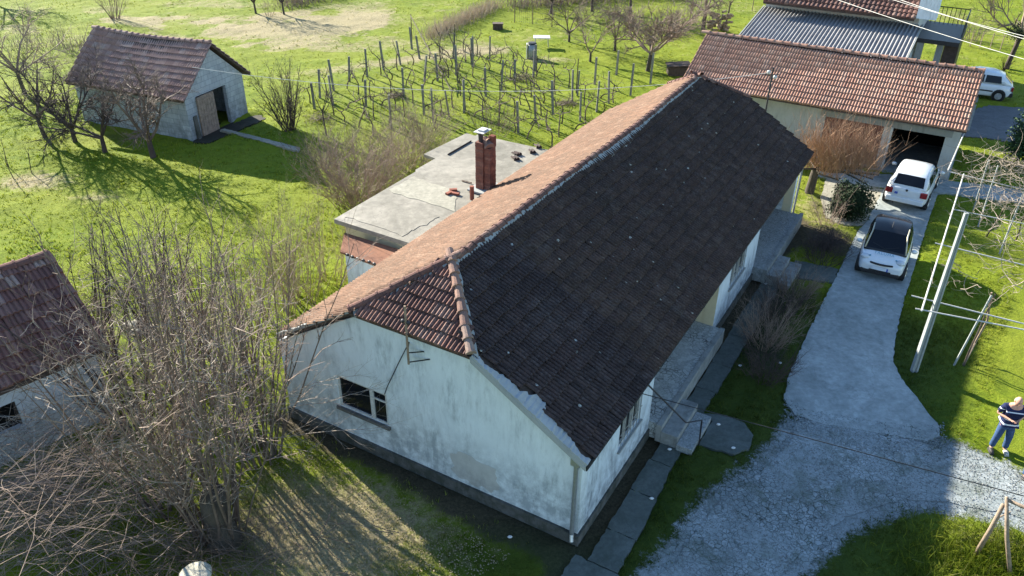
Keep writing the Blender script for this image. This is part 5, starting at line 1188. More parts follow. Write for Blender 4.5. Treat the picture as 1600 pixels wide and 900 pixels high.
# orchard behind the vineyard
ORG = 'bare fruit trees behind the vineyard'
bare_tree('fruit_tree', 'largest round-crowned bare fruit tree in front of the garage end', (8.05, 48.61), 1.15, .15, 3.1, S_FR(1.5, 1.7), 7, 66, twigm='twig_warm', group=ORG)
bare_tree('fruit_tree', 'bare fruit tree with open vase shape left of the largest one', (6.55, 53.19), .8, .1, 2.1, S_FR(1, 1), 5, 45, group=ORG)
bare_tree('fruit_tree', 'forked bare fruit tree nearest the vine rows', (4.71, 50.41), .6, .09, 2.2, S_FR(.8, .8), 4, 40, group=ORG, twigm='twig_warm')
bare_tree('fruit_tree', 'bare fruit tree behind the white garden table', (3.66, 55.34), .7, .09, 2.4, S_FR(1.1, 1.1), 5, 55, group=ORG)
bare_tree('fruit_tree', 'thin bare fruit tree at the corner of the wire fence', (2.69, 63.67), 1.0, .1, 2.6, S_FR(1.1, 1.1), 5, 60, bark='twig_dark', twigm='twig_dark', group=ORG)
bare_tree('fruit_tree', 'dark spreading bare tree at the top edge above the table', (5.95, 64.71), 1.2, .12, 3.0, S_FR(1.2, 1.2), 6, 65, bark='twig_dark', twigm='twig_dark', group=ORG)
bare_tree('fruit_tree', 'tall bare tree at the top edge above the round-crowned tree', (8.77, 63.34), 1.6, .12, 3.0, S_FR(1.2, 1.2), 6, 60, twigm='twig_grey', group=ORG)
bare_tree('fruit_tree', 'stout bare tree beside the log pile', (13.42, 58.99), 1.5, .16, 2.3, S_FR(1.1, 1.1), 5, 55, bark='twig_dark', twigm='twig_grey', group=ORG)
bare_tree('fruit_tree', 'slender leaning young tree left of the corrugated roof', (15.38, 60.61), 1.6, .07, 1.4, S_FR(.7, .6), 3, 50, bark='twig_dark', twigm='twig_grey', lean=(.12, 0), group=ORG)
# trees round the barn
bare_tree('tree', 'dark-trunked bare tree in front of the barn\'s long wall', (-16.21, 34.02), .9, .15, 2.7, S_FR(1.1, 1.2), 5, 58, bark='twig_dark', twigm='twig_grey')
bare_tree('tree', 'forked bare tree just left of the one before the barn wall', (-18.61, 34.56), .8, .12, 2.7, S_FR(1.15, 1.2), 5, 62, bark='twig_dark', twigm='twig_dark')
bare_tree('tree', 'bare tree with a pale curved trunk at the far left of the barn', (-22.15, 36.23), 1.1, .11, 2.6, S_FR(.95, .9), 5, 55, lean=(-.15, 0), twigm='twig_grey')
bare_tree('tree', 'tall bare tree leaning into the left frame edge beyond the barn', (-26.46, 42.63), 1.4, .12, 2.8, S_FR(.95, 1), 6, 55, twigm='twig_warm')
bare_tree('tree', 'bare tree whose twigs fold over the barn\'s left end', (-20.63, 35.94), .7, .12, 2.8, S_FR(1.15, 1.2), 6, 60, twigm='twig_dark')
S_SH = lambda n1, n2, l=.28: [dict(num=n1, lo=.25, ang=35, len=l, rad=.5, n=3, wob=.14, up=.03), dict(num=n2, lo=.15, ang=38, len=.45, rad=.6, n=2, wob=.18, up=.02)]
stem_shrub('shrub', 'tall bare shrub poking up behind the barn ridge', (-29.18, 60.37), 26, 3.6, .02, 32, S_SH(6, 2), 'twig_warm')
stem_shrub('shrub', 'vase-shaped bare shrub just right of the barn', (-10.97, 37.64), 34, 3.3, .028, 26, S_SH(9, 4, .25), 'twig_dark', .28)
bare_tree('tree', 'small bare tree in the meadow at the top, left of a pair', (-19.50, 62.51), .9, .09, 2.2, S_FR(.9, .9), 5, 45, twigm='twig_dark', group='pair of bare trees in the far meadow')
bare_tree('tree', 'small bare tree in the meadow at the top, right of a pair', (-17.31, 62.21), .9, .09, 2.2, S_FR(.9, .9), 5, 45, twigm='twig_dark', group='pair of bare trees in the far meadow')
stem_shrub('shrub', 'low brushy bush between the two meadow trees', (-18.33, 61.74), 16, 1.6, .014, 35, S_SH(4, 2), 'twig_warm')
bare_tree('tree', 'bare dark tree in the top left corner', (-40.71, 65.15), 1.5, .14, 3.2, S_FR(1, 1), 6, 60, bark='twig_dark', twigm='twig_dark')
bare_tree('sapling', 'spindly sapling at the near corner of the vine rows', (-9.00, 37.00), 1.3, .045, 1.5, S_FR(.7, .5), 4, 45, bark='twig_dark', twigm='twig_dark', cat='sapling')
for px, lab in (((-21.19, 31.58), 'thin leaning sapling in the dry patch at the left edge'), ((-20.72, 32.15), 'short twiggy sapling right of the leaning one'), ((-22.07, 32.81), 'sapling nearest the left edge above the dry patch')):
    bare_tree('sapling', lab, px, .9, .02, .5, [dict(n=3, wob=.1, up=.1), dict(num=4, lo=.2, ang=40, len=.5, rad=.6, n=2, wob=.15, up=.1)], 2, 30, bark='twig_dark', twigm='twig_dark', cat='sapling', group='saplings in the left meadow')
# bushes beside the annex
stem_shrub('bush', 'big tan bare bush against the flat roofed annex', (-6.23, 29.58), 130, 3.1, .016, 48, S_SH(11, 7, .3), 'twig_warm', .9)
stem_shrub('bush', 'tan bush joining the big one towards the vines', (-4.60, 33.34), 100, 2.6, .015, 48, S_SH(9, 5, .3), 'bush_tan', .9)
stem_shrub('bush', 'brownish bush between the annex corner and the vine posts', (-4.20, 36.48), 55, 2.3, .015, 45, S_SH(8, 5, .3), 'twig_warm', .8)
stem_shrub('bush', 'loose bare bush at the left foot of the big tan one', (-8.40, 33.22), 46, 2.2, .013, 50, S_SH(8, 4, .3), 'twig_grey', .7)
stem_shrub('bush', 'grey bushy scrub behind the chimney', (-1.19, 37.79), 46, 1.7, .013, 42, S_SH(8, 4, .3), 'twig_grey', .9)
stem_shrub('bush', 'olive tinged bare bush left of the rusty roof', (-6.71, 22.26), 34, 3.7, .017, 22, S_SH(8, 4, .22), 'bush_tan', .6)
stem_shrub('bush', 'olive tinged bare bush behind the roof\'s left eave', (-7.35, 21.04), 34, 3.8, .017, 20, S_SH(8, 4, .22), 'bush_tan', .6)
stem_shrub('bush', 'thin bare bush close to the pale lean-to wall', (-6.06, 23.42), 20, 2.9, .014, 22, S_SH(7, 3, .22), 'bush_tan', .5)
# thicket on the left
CO = 'coppiced bare trees between the shed and the farmhouse'
for px, n, Hh, r0, sp, b, mat, sm, lab in (
    ((-6.39, 12.44), 34, 7.2, .036, 17, .5, 'twig_warm', 'twig_grey', 'nearest and tallest coppiced tree, thick stump at the bottom edge'),
    ((-7.80, 13.08), 22, 6.4, .033, 22, .5, 'twig_warm', 'twig_grey', 'coppiced tree left of the thick stump, stems leaning to the shed'),
    ((-6.21, 14.89), 22, 6.2, .032, 13, .5, 'twig_warm', 'twig_grey', 'coppiced tree nearest the gable wall'),
    ((-9.51, 16.02), 20, 5.4, .034, 16, .6, 'twig_grey', 'twig_dark', 'dark stemmed coppiced tree by the shed\'s far corner'),
    ((-8.49, 16.69), 24, 5.3, .03, 15, .6, 'twig_warm', 'twig_grey', 'coppiced tree in the middle of the thicket behind the nearest'),
    ((-11.87, 18.92), 20, 4.2, .03, 18, .6, 'twig_dark', 'twig_dark', 'dark coppiced tree rising behind the shed ridge'),
    ((-10.48, 19.93), 20, 4.4, .03, 16, .6, 'twig_dark', 'twig_dark', 'dark coppiced tree at the back of the thicket, above the stone heap'),
    ((-7.72, 18.09), 20, 4.9, .03, 14, .6, 'twig_warm', 'twig_grey', 'coppiced tree at the back of the thicket nearest the roof')):
    stem_shrub('coppiced_tree', lab, px, n, Hh, r0, sp, S_SH(11 if Hh > 6 else 10, 3, .16), mat, b, sm, 'tree', CO, pale=260 if Hh > 6 else 150)
sb = MB(); stp = Vector((*(-6.21, 12.18), 0))
secs = []
for i in range(7):
    z = -.05 + i * .28; rr = [.40, .32, .28, .27, .29, .32, .2][i]; secs.append([(stp.x + (rr + random.uniform(-.05, .05)) * math.cos(6.283 * j / 12), stp.y + (rr + random.uniform(-.05, .05)) * math.sin(6.283 * j / 12), z + random.uniform(-.03, .03)) for j in range(12)])
solo('tree_stump', MB().loft(secs), 'bark', 'thick dark gnarled stump under the nearest coppiced tree', 'stump', stp, smooth=True)
# arching pale twigs of a cut brush heap, lower left
def brush(name, lab, c, rx, ry, n, L, H, mat, ang0, angs, seed, r=.009, cat='brushwood'):
    random.seed(seed); mb = MB(); c = Vector((*c, 0))
    for i in range(n):
        a = random.gauss(ang0, angs); p = c + Vector((random.gauss(0, rx), random.gauss(0, ry), random.uniform(0, H)))
        l = L * random.uniform(.5, 1.2); d = Vector((math.cos(a), math.sin(a), random.gauss(.12, .22))); pts = twig(mb, p - d * l * .5, d, l, r * random.uniform(.6, 1.6), 5, .19, -.04, 3, .3)
        for q in range(3):
            j = random.randint(1, 4); twig(mb, pts[j], side_dir((pts[j + 1] - pts[j]).normalized(), R(35)), l * .3, r * .55, 2, .1)
    solo(name, mb, mat, lab, cat, c)
brush('brushwood', 'heap of long brown cut branches in the lower left corner', (-10.03, 12.48), 1.3, .9, 650, 2.2, 1.9, 'twig_warm', R(20), .6, 11, .0065)
brush('brushwood', 'heap of pale cut branches against the shed wall', (-11.00, 14.47), 1.2, .6, 260, 1.7, 2.1, 'twig_pale', R(35), .8, 12, .0065)
brush('brushwood', 'tangle of reddish twigs over the shed\'s eave', (-11.22, 17.45), .6, .6, 220, 1.2, 3.0, 'twig_warm', R(30), 1.2, 13, .006)
brush('brushwood', 'grey cut twigs around the foot of the thick stump', (-7.10, 11.48), 1.5, .8, 260, 1.8, .7, 'twig_grey', R(160), .9, 14)
# long bare boughs reaching in front of the gable
random.seed(31)
ov = MB(); s0 = Vector((*(-6.38, 14.77), 0))
for e_, z0, z1 in ((hw(-.9, 5.6), 1.4, 3.4), (hw(-.9, 4.8), 1.3, 2.6), (hw(-1.5, 4.2), .8, 1.6), (hw(-.6, 6.6), 1.8, 3.9), (hw(-.6, 7.4), 1.9, 3.4), (hw(-.7, 7.0), 1.5, 2.4), (hw(-2.0, 5.6), .8, 1.0), (hw(-.8, 6.0), 1.6, 2.8)):
    a_ = s0 + Vector((0, 0, z0)); d = (e_ + Vector((0, 0, z1))) - a_; grow(ov, a_, d, d.length, .015, [dict(n=6, wob=.1, up=.0), dict(num=13, lo=.25, ang=35, len=.3, rad=.5, n=3, wob=.12, up=.08), dict(num=4, lo=.2, ang=40, len=.45, rad=.6, n=2, wob=.15, up=.05)])
build('bough', ov, 'twig_pale', bpy.data.objects['coppiced_tree.002'], label='long pale boughs reaching across the gable')
# reeds and hedge strip along the far ditch
rb = MB(); rd_ = random.Random(5)
A_, B_ = Vector((*(-5.93, 55.57), 0)), Vector((*(-1.52, 65.66), 0))
for i in range(1500):
    p = A_.lerp(B_, rd_.random()) + Vector((rd_.gauss(0, .45), rd_.gauss(0, .45), 0)); h = rd_.uniform(.5, 1.1); random.seed(i); twig(rb, p, Vector((rd_.gauss(0, .25), rd_.gauss(0, .25), 1)), h, .012, 2, .1)
solo('dry_reeds', rb, 'reed', 'strip of dry tan reeds along the far ditch', None, A_, kind='stuff')
rb = MB()
for A_, B_, n_ in ((Vector((*(-17.65, 64.80), 0)), Vector((*(-15.14, 69.74), 0)), 500), (Vector((*(-0.26, 65.73), 0)), Vector((*(15.54, 72.02), 0)), 1500), (Vector((*(-22.53, 50.41), 0)), Vector((*(-32.72, 53.02), 0)), 250)):
    for i in range(n_):
        p = A_.lerp(B_, rd_.random()) + Vector((rd_.gauss(0, .8), rd_.gauss(0, .8), 0)); random.seed(i + 7000); twig(rb, p, Vector((rd_.gauss(0, .35), rd_.gauss(0, .35), 1)), rd_.uniform(.7, 1.9), .016, 3, .15)
solo('scrub', rb, 'twig_warm', 'low brown scrub along the far field edge', None, A_, kind='stuff')
# pollarded willow between house and garage
random.seed(77)
wp = Vector((*(12.41, 31.10), 0)); wt = thing('willow', 'pollarded willow with a dense fan of orange shoots between house and garage', 'tree', wp); mb = MB()
tp_ = twig(mb, wp - Vector((0, 0, .05)), Vector((.02, .05, 1)), 1.15, .2, 4, .05, .1, 9, .8); arms = []
for a, l in ((.1, 1.8), (.9, 1.2), (2.3, .9), (3.3, 1.0), (5.2, 1.3), (5.9, 2.2), (.3, 2.4), (5.95, 2.3), (6.2, 2.4)):
    arms.append(twig(mb, tp_[-1], Vector((math.cos(a - .4), math.sin(a - .4), .1)), l, .06, 4, .14, -.04, 6, .45))
build('trunk', mb, 'bark', wt, smooth=True); cb = MB()
for i in range(620):
    ar = random.choice(arms); x = random.uniform(.3, 3.99); j = int(x); p = ar[j].lerp(ar[j + 1], x - j)
    pts = twig(cb, p, Vector((random.gauss(0, .38), random.gauss(0, .38), 1)), random.uniform(.9, 2.5), .009, 4, .12, .05)
    for q_ in range(2): twig(cb, pts[random.randint(1, 3)], side_dir(Vector((0, 0, 1)), R(32)), random.uniform(.4, 1.0), .006, 3, .12)
build('crown', cb, 'twig_orange', wt)
# plants in front of the house
def leafy(name, lab, loc, rad, n, ls_, mat, cat='bush', core=True, group=None, zc=None):
    base = Vector((loc[0], loc[1], 0)); t = thing(name, lab, cat, base, 0, group); sm = MB(); rr = random.Random(hash(lab) % 999 if False else len(lab) * 7)
    random.seed(len(lab) * 13); fb = MB(); zc = zc or rad[2]
    for i in range(26):
        a = random.uniform(0, 6.28); twig(sm, base, Vector((math.cos(a) * .5, math.sin(a) * .5, 1)), rad[2] * 1.6, .014, 4, .15)
    for i in range(n):
        u = random.random() ** .4; th = random.uniform(0, 6.283); ph = math.acos(random.uniform(-1, 1)); k = 1 + .25 * math.sin(3 * th + 2 * ph) + .12 * random.gauss(0, 1)
        p = base + Vector((rad[0] * u * k * math.sin(ph) * math.cos(th), rad[1] * u * k * math.sin(ph) * math.sin(th), zc + rad[2] * u * k * math.cos(ph)))
        if p.z < .03: continue
        d = Vector((random.gauss(0, 1), random.gauss(0, 1), random.gauss(.3, 1))).normalized(); o = d.orthogonal().normalized() * ls_ * .35; s_ = ls_ * random.uniform(.6, 1.3)
        fb.add([p, p + d * s_ * .5 + o, p + d * s_, p + d * s_ * .5 - o], [(0, 1, 2, 3)])
    build('stem', sm, 'twig_dark', t); build('foliage', fb, mat, t); return t
leafy('evergreen_bush', 'dark green dense bush beside the drive behind the two-seat car', (13.17, 28.82), (.72, .72, .7), 11000, .085, 'leaf_dark')
stem_shrub('shrub', 'bare brown shrub left of the dark green bush', (12.18, 28.12), 26, 1.8, .012, 32, S_SH(7, 3), 'twig_warm', .4)
leafy('rose_bush', 'dark red-brown bush with one red flower in the front bed', (11.45, 26.03), (.8, .7, .45), 2600, .05, 'twig_dark')
solo('flower', MB().ball((*(12.39, 25.27), .45), .055, 8, 6), 'flower_red', 'single red bloom on the bush beside the drive', 'flower', (*(12.39, 25.27), .45))
BED = 'bare shrubs in the bed between path and drive'
for px, n, hh, sp, m_, lab in (((7.22, 18.38), 60, 1.3, 45, 'twig_dark', 'lowest dark bare shrub of the bed by the broken yard'), ((7.66, 19.96), 70, 1.5, 42, 'twig_warm', 'brown bare shrub in the middle of the bed'),
    ((8.41, 21.38), 65, 1.5, 42, 'twig_dark', 'dark twiggy shrub above the brown one in the bed'), ((9.35, 22.86), 50, 1.2, 45, 'twig_warm', 'bare shrub of the bed nearest the cross path'), ((11.05, 25.16), 50, 1.2, 45, 'twig_dark', 'bare shrub beyond the cross path near the drive')):
    stem_shrub('bare_shrub', lab, px, n, hh, .011, sp, S_SH(9, 4, .3), m_, .45, None, 'shrub', BED)
stem_shrub('dry_plant', 'straw yellow dried plant beside the drive', (9.43, 22.08), 9, .8, .009, 55, S_SH(5, 2, .3), 'straw', .1, None, 'plant')
for i, px in enumerate(((6.62, 18.85), (7.81, 19.00), (5.44, 16.26), (5.63, 15.37), (3.32, 13.61), (8.59, 23.51), (4.01, 15.29), (0.02, 12.41))):
    labs = ['small pale scrap lying left of the bare shrubs', 'small pale scrap among the shrubs of the bed', 'pale pebble near the foot of the steps', 'white scrap on the concrete pad by the steps', 'pale pebble on the near footpath', 'white scrap on the far footpath slab', 'pale stone in the soil by the veranda end', 'white scrap in the shaded grass below the gable']
    solo('litter', MB().ball((px[0], px[1], .07), (.06, .04, .03), 6, 4), 'litter_white', labs[i], 'litter', (px[0], px[1], .05), 'pale scraps lying about the yard')
# big evergreen at the right edge, tree behind
leafy('evergreen_bush', 'dark evergreen bush cut by the right edge beyond the pergola', (23.25, 34.18), (1.2, 1.2, 1.2), 6500, .13, 'leaf_green')
bare_tree('tree', 'broad bare pollard tree in the upper right corner', (30.50, 50.08), 2.2, .16, 2.6, [dict(n=4, wob=.12, up=.03, k=4), dict(num=9, lo=.3, ang=40, len=.5, rad=.5, n=3, wob=.12, up=.14), dict(num=7, lo=.1, ang=30, len=.55, rad=.45, n=3, wob=.1, up=.16), dict(num=3, lo=.1, ang=30, len=.6, rad=.6, n=2, wob=.1, up=.1)], 7, 72, bark='twig_dark', twigm='twig_warm')
leafy('ivy_clump', 'dark leafy clump hanging in the fork of the corner tree', (30.04, 49.51), (.6, .6, .6), 900, .1, 'leaf_dark', 'plant', zc=2.4)
for px, lab in (((31.01, 57.28), 'bare shrub right of the rear house porch railing'), ((31.58, 56.62), 'thin bare shrub left of the upper right tree')):
    stem_shrub('shrub', lab, px, 20, 2.0, .014, 30, S_SH(6, 3), 'twig_grey', .4, group='bare shrubs right of the rear house')

# ---------------------------------------------------------------- vineyard
PG = 'weathered posts of the vine rows'
PST = [(-10.40, 40.79),(-10.50, 42.57),(-10.01, 43.93),(-9.48, 45.73),(-8.61, 46.76),(-7.81, 47.96),(-6.99, 49.36),(-6.04, 43.17),(-6.01, 37.98),(-5.20, 46.02),(-4.43, 46.05),(-3.43, 47.22),(-5.93, 50.54),(-3.87, 50.77),(-2.57, 48.99),(-7.84, 41.49),(-4.63, 40.19),(-4.06, 39.06),(-3.32, 39.94),(-2.56, 40.97),(-2.55, 49.26),(-1.57, 50.72),(-1.56, 43.34),(-0.74, 44.28),(0.01, 45.49),(1.10, 47.02),(3.13, 42.53),(3.47, 43.53),(4.60, 45.67),(2.02, 40.53),(1.10, 39.14),(0.22, 37.66),(-2.60, 40.56),(3.36, 39.60),(4.32, 41.01),(5.08, 42.28),(-6.66, 52.76),(1.27, 48.07),(6.44, 43.87),(6.06, 47.74),(-9.61, 41.54),(7.85, 46.04)]
random.seed(3); post_objs = []
def post_mesh(h, w):
    mb = MB(); secs = []
    for i in range(4):
        z = -.05 + (h + .05) * i / 3; ww = w * (1 - .12 * i / 3) + random.uniform(-.004, .004); secs.append([(-ww, -ww, z), (ww, -ww, z), (ww, ww, z), (-ww, ww, z)])
    me = mesh_from(mb.loft(secs), 'vine_post'); me.materials.append(M['concrete_post']); return me
pms = [post_mesh(h, .05) for h in (1.5, 1.65, 1.8)]
for i, p in enumerate(PST):
    o = bpy.data.objects.new('vine_post', pms[i % 3]); COL.objects.link(o); o.location = (p[0], p[1], 0); o.rotation_euler = (random.gauss(0, .05), random.gauss(0, .05), random.uniform(0, 1.5)); o['category'] = 'post'; o['group'] = PG
    post_objs.append(o)
for a, b, lab, h in (((-6.71, 53.23), .03, 'tall dark pole at the far left corner of the vineyard', 2.2), ((-3.68, 49.77), .03, 'tall thin pole standing among the back vine posts', 2.4), ((3.43, 43.98), .035, 'dark wooden pole near the open end of the vine rows', 2.0), ((1.30, 47.80), .035, 'short black pole beside the bin', 1.1)):
    solo('pole', MB().tube([(a[0], a[1], -.05), (a[0] + .03, a[1], h)], [b, b * .8], 6), 'wood_dark', lab, 'pole', (a[0], a[1], 0))
pa = Vector((*(-6.71, 53.23), 2.1)); pb = Vector((*(-3.47, 43.49), .3))
solo('prop_pole', MB().tube([pa, pb], .03, 5), 'wood_dark', 'long dark pole slanting down from the vineyard corner pole', 'pole', pa)
# vines: rows run across the slope
rd2 = Vector((math.cos(R(-50)), math.sin(R(-50)), 0))
def vine(seed):
    random.seed(seed); t = thing('grapevine', 'gnarled leafless grapevine trained along its row', 'grapevine', (0, 0, 0), 0, 'leafless grapevines in the rows'); mb = MB()
    p = twig(mb, Vector((0, 0, -.05)), Vector((random.gauss(0, .2), random.gauss(0, .2), 1)), random.uniform(.85, 1.2), .04, 5, .28, .1, 5, .7)
    build('trunk', mb, 'vine_bark', t); cb = MB()
    for s_ in (-1, 1):
        q = twig(cb, p[-1], rd2 * s_ + Vector((0, 0, .25)), random.uniform(.6, 1.0), .027, 5, .25, .0, 4, .5)
        for k in range(3): twig(cb, q[random.randint(1, 5)], Vector((random.gauss(0, .4), random.gauss(0, .4), 1)), random.uniform(.2, .6), .018, 2, .25)
    build('cane', cb, 'vine_bark', t); return t
ORD = ['first', 'second', 'third', 'fourth', 'fifth', 'sixth', 'seventh', 'eighth', 'ninth', 'tenth', 'eleventh', 'twelfth', 'thirteenth', 'fourteenth', 'fifteenth']
lines = {}
for o in post_objs:
    q = HF.inverted() @ o.location; k = 0 if q.y > 24 else 1 if q.y > 20.9 else 2 if q.y > 15.5 else 3 if q.y > 12.8 else 4
    lines.setdefault(k, []).append((q.x, o))
for k, l in lines.items():
    l.sort(key=lambda t: t[0])
    for i, (x_, o) in enumerate(l):
        o['label'] = 'vine post, %s from the near end of %s' % (ORD[i], ['the leftmost line of posts', 'the second line of posts from the left', 'the middle line of posts', 'the line of posts right of the middle', 'the line of posts nearest the orange roof'][k])
protos = [vine(100 + i) for i in range(7)]; used = set(); rr = random.Random(9); nv = 0
for k in range(10):
    for m_ in range(13):
        vl = 'gnarled leafless grapevine, %s from the left in the %s vine row from the near side' % (ORD[m_], ORD[k])
        u = 19.4 + k * 1.5; v = 25.4; p = hw(u, v) + rd2 * (m_ * 1.22 + rr.uniform(-.2, .2)); p.z = 0; p += Vector((rr.gauss(0, .08), rr.gauss(0, .08), 0))
        ip = HF.inverted() @ p
        if ip.y < 10 or (ip.x < 19.4 and ip.y < 19) or rr.random() < .1: continue
        i = nv % 7; nv += 1
        if i not in used: used.add(i); protos[i].location = p; protos[i].rotation_euler = (0, 0, 0); protos[i]['label'] = vl
        else: copy_thing(protos[i], p, rr.choice((0, math.pi)) + rr.gauss(0, .1), vl)
wmb = MB()
for k in range(10):
    a_ = hw(19.4 + k * 1.5, 25.6); b_ = a_ + rd2 * 15.5
    for z in (.95, 1.35): wmb.tube([a_ + Vector((0, 0, z)), b_ + Vector((0, 0, z))], .0035, 3, False)
solo('trellis_wire', wmb, 'wire_steel', 'thin steel wires strung along the vine rows', 'wire', hw(19.4, 25.6))
for px, lab, s_ in (((-6.50, 43.16), 'bundle of grey prunings hanging beside a vine post', .5), ((0.42, 46.61), 'heap of grey prunings between the back vine rows', .7), ((-4.37, 48.10), 'pale heap of prunings behind the back row', .9), ((2.80, 42.09), 'purplish heap of prunings near the open end of the rows', .6), ((-9.79, 39.14), 'pale heap of prunings at the left end of the rows', .6)):
    brush('prunings', lab, px, s_ * .5, s_ * .4, 110, .8, .3, 'twig_grey', 0, 3, len(lab), .007, 'prunings')

# ---------------------------------------------------------------- garden furniture and oddments
bp = Vector((*(1.08, 51.13), 0))
bn = thing('garden_bin', 'grey and white barrel with black lid beyond the vine rows', 'barrel', bp)
build('barrel', MB().tube([bp, bp + Vector((0, 0, .1)), bp + Vector((0, 0, .5)), bp + Vector((0, 0, .95))], [.27, .29, .3, .27], 14), 'metal_grey', bn, smooth=True); build('lid', MB().tube([bp + Vector((0, 0, .95)), bp + Vector((0, 0, 1.03))], [.3, .26], 14), 'trim_black', bn)
build('side_panel', MB().box(bp.x - .36, bp.x - .3, bp.y - .2, bp.y + .2, 0, .95), 'metal_white', bn)
tb = Vector((*(1.76, 53.93), 0)); tt = thing('garden_table', 'small white garden table beyond the barrel', 'table', tb)
build('table_top', MB().box(tb.x - .55, tb.x + .55, tb.y - .4, tb.y + .4, .66, .7), 'metal_white', tt, bevel=.01)
for a, b in ((-.45, -.3), (.45, -.3), (-.45, .3), (.45, .3)): build('leg', MB().tube([tb + Vector((a, b, 0)), tb + Vector((a * .9, b * .9, .66))], .025, 5), 'metal_grey', tt)
cb_ = Vector((*(-1.22, 58.65), 0)); solo('crate', MB().box(cb_.x - .35, cb_.x + .35, cb_.y - .25, cb_.y + .25, 0, .4).box(cb_.x - .38, cb_.x + .38, cb_.y - .28, cb_.y + .28, .402, .45), 'wood_dark', 'small dark box standing alone on the far lawn', 'box', cb_)
lp = Vector((*(14.45, 58.66), 0)); lg = thing('log_pile', 'round pile of stacked brown logs beside the stout orchard tree', 'log pile', lp); random.seed(8)
for i in range(60):
    a = random.uniform(0, 6.28); r_ = random.uniform(.3, .85); z = random.uniform(.08, 1.35)
    build('log', MB().tube([lp + Vector((math.cos(a) * (r_ - .25), math.sin(a) * (r_ - .25), z)), lp + Vector((math.cos(a) * (r_ + .15), math.sin(a) * (r_ + .15), z + .03))], .085, 7), 'wood_rail', lg)
sh = Vector((*(9.71, 47.88), 0)); so = thing('small_shelter', 'low dark twiggy shelter with slate-grey top behind the farmhouse roof', 'shelter', sh)
build('wall', MB().box(sh.x - .6, sh.x + .6, sh.y - .4, sh.y + .4, 0, .6), 'wood_dark', so); build('roof', MB().prism([(sh.x - .7, sh.y - .5, .61), (sh.x + .7, sh.y - .5, .7), (sh.x + .7, sh.y - .5, .75), (sh.x - .7, sh.y - .5, .66)], (0, 1.0, 0)), 'twig_dark', so)
# wire fence around the far garden
fp = [Vector((*(-0.04, 60.64), 0)), Vector((*(1.26, 60.11), 0)), Vector((*(2.63, 59.22), 0)), Vector((*(3.63, 57.24), 0))]
fc = thing('wire_fence', 'rusty wire fence with thin posts at the far garden corner', 'fence', fp[0])
for p in fp: build('post', MB().tube([p, p + Vector((0, 0, 1.7))], .03, 5), 'wood_dark', fc)
fm = MB()
for a_, b_ in zip(fp[:-1], fp[1:]):
    for z in (.15, .5, .9, 1.3, 1.6): fm.tube([a_ + Vector((0, 0, z)), b_ + Vector((0, 0, z))], .006, 3, False)
    for k in range(9): p = a_.lerp(b_, (k + .5) / 9); fm.tube([p + Vector((0, 0, .1)), p + Vector((0, 0, 1.6))], .004, 3, False)
build('wire_mesh', fm, 'wire_steel', fc)
f2 = [Vector((*(14.74, 66.53), 0)), Vector((*(16.96, 66.19), 0)), Vector((*(18.53, 65.37), 0))]
fc = thing('wire_fence', 'thin wire fence behind the orchard beside the corrugated roof', 'fence', f2[0])
for p in f2: build('post', MB().tube([p, p + Vector((0, 0, 1.3))], .03, 5), 'wood_dark', fc)
build('wire_mesh', MB().tube([f2[0] + Vector((0, 0, 1.1)), f2[2] + Vector((0, 0, 1.1))], .008, 3).tube([f2[0] + Vector((0, 0, .6)), f2[2] + Vector((0, 0, .6))], .008, 3), 'wire_steel', fc)
f3 = [(30.20, 55.54), (31.20, 54.93), (32.27, 54.33), (33.41, 53.43)]
fc = thing('field_fence', 'low field fence of short pale posts behind the third car', 'fence', (*f3[0], 0))
for p in f3 + [(30.70, 55.23), (31.74, 54.63), (32.84, 53.88)]: build('post', MB().tube([(p[0], p[1], 0), (p[0], p[1], 1.1)], .03, 5), 'wood_rail', fc)
build('rail', MB().tube([(*f3[0], 1.0), (*f3[3], 1.0)], .012, 4).tube([(*f3[0], .5), (*f3[3], .5)], .012, 4), 'wire_steel', fc)
wl_ = Vector((*(25.88, 43.69), 0)); tk = thing('trailer', 'dark low trailer heap just behind the third car', 'trailer', wl_)
build('bed', MB().box(24.2, 26.6, 46.4, 47.8, .45, .8), 'wood_dark', tk, bevel=.03)
for k in (24.8, 26.0):
    build('wheel', MB().tube([(k, 46.3, .32), (k, 46.45, .32)], .3, 12), 'rubber', tk)
random.seed(12)
for i, (px, s_, lab) in enumerate((((-11.64, 20.42), .28, 'pale stone left in the heap inside the thicket'), ((-11.35, 20.53), .33, 'largest pale stone of the heap inside the thicket'), ((-11.00, 20.33), .22, 'small stone right in the heap inside the thicket'), ((-11.34, 20.11), .2, 'smallest stone at the front of the thicket heap'))):
    mb = MB().ball((px[0], px[1], .12), (s_, s_ * .7, s_ * .6), 7, 5); mb.v = [(x + random.uniform(-.03, .03), y + random.uniform(-.03, .03), z) for x, y, z in mb.v]; solo('stone', mb, 'cap_stone', lab, 'stone', (px[0], px[1], 0), 'stones in the thicket')
# gate post cap cut by the bottom edge
gp = Vector((*(-6.12, 10.57), 0)); gt = thing('gate_post', 'round lichened stone gate post cut by the bottom edge', 'post', gp)
cp = []
for i, (r_, z) in enumerate(((.26, 0), (.25, .9), (.3, .92), (.31, .99), (.27, 1.03), (.1, 1.05))): cp.append([(gp.x + r_ * (1 + random.uniform(-.03, .03)) * math.cos(6.283 * j / 16), gp.y + r_ * math.sin(6.283 * j / 16), z) for j in range(16)])
build('shaft', MB().loft(cp[:2]), 'cap_stone', gt); build('cap', MB().loft(cp[2:]), 'cap_stone', gt, smooth=False)

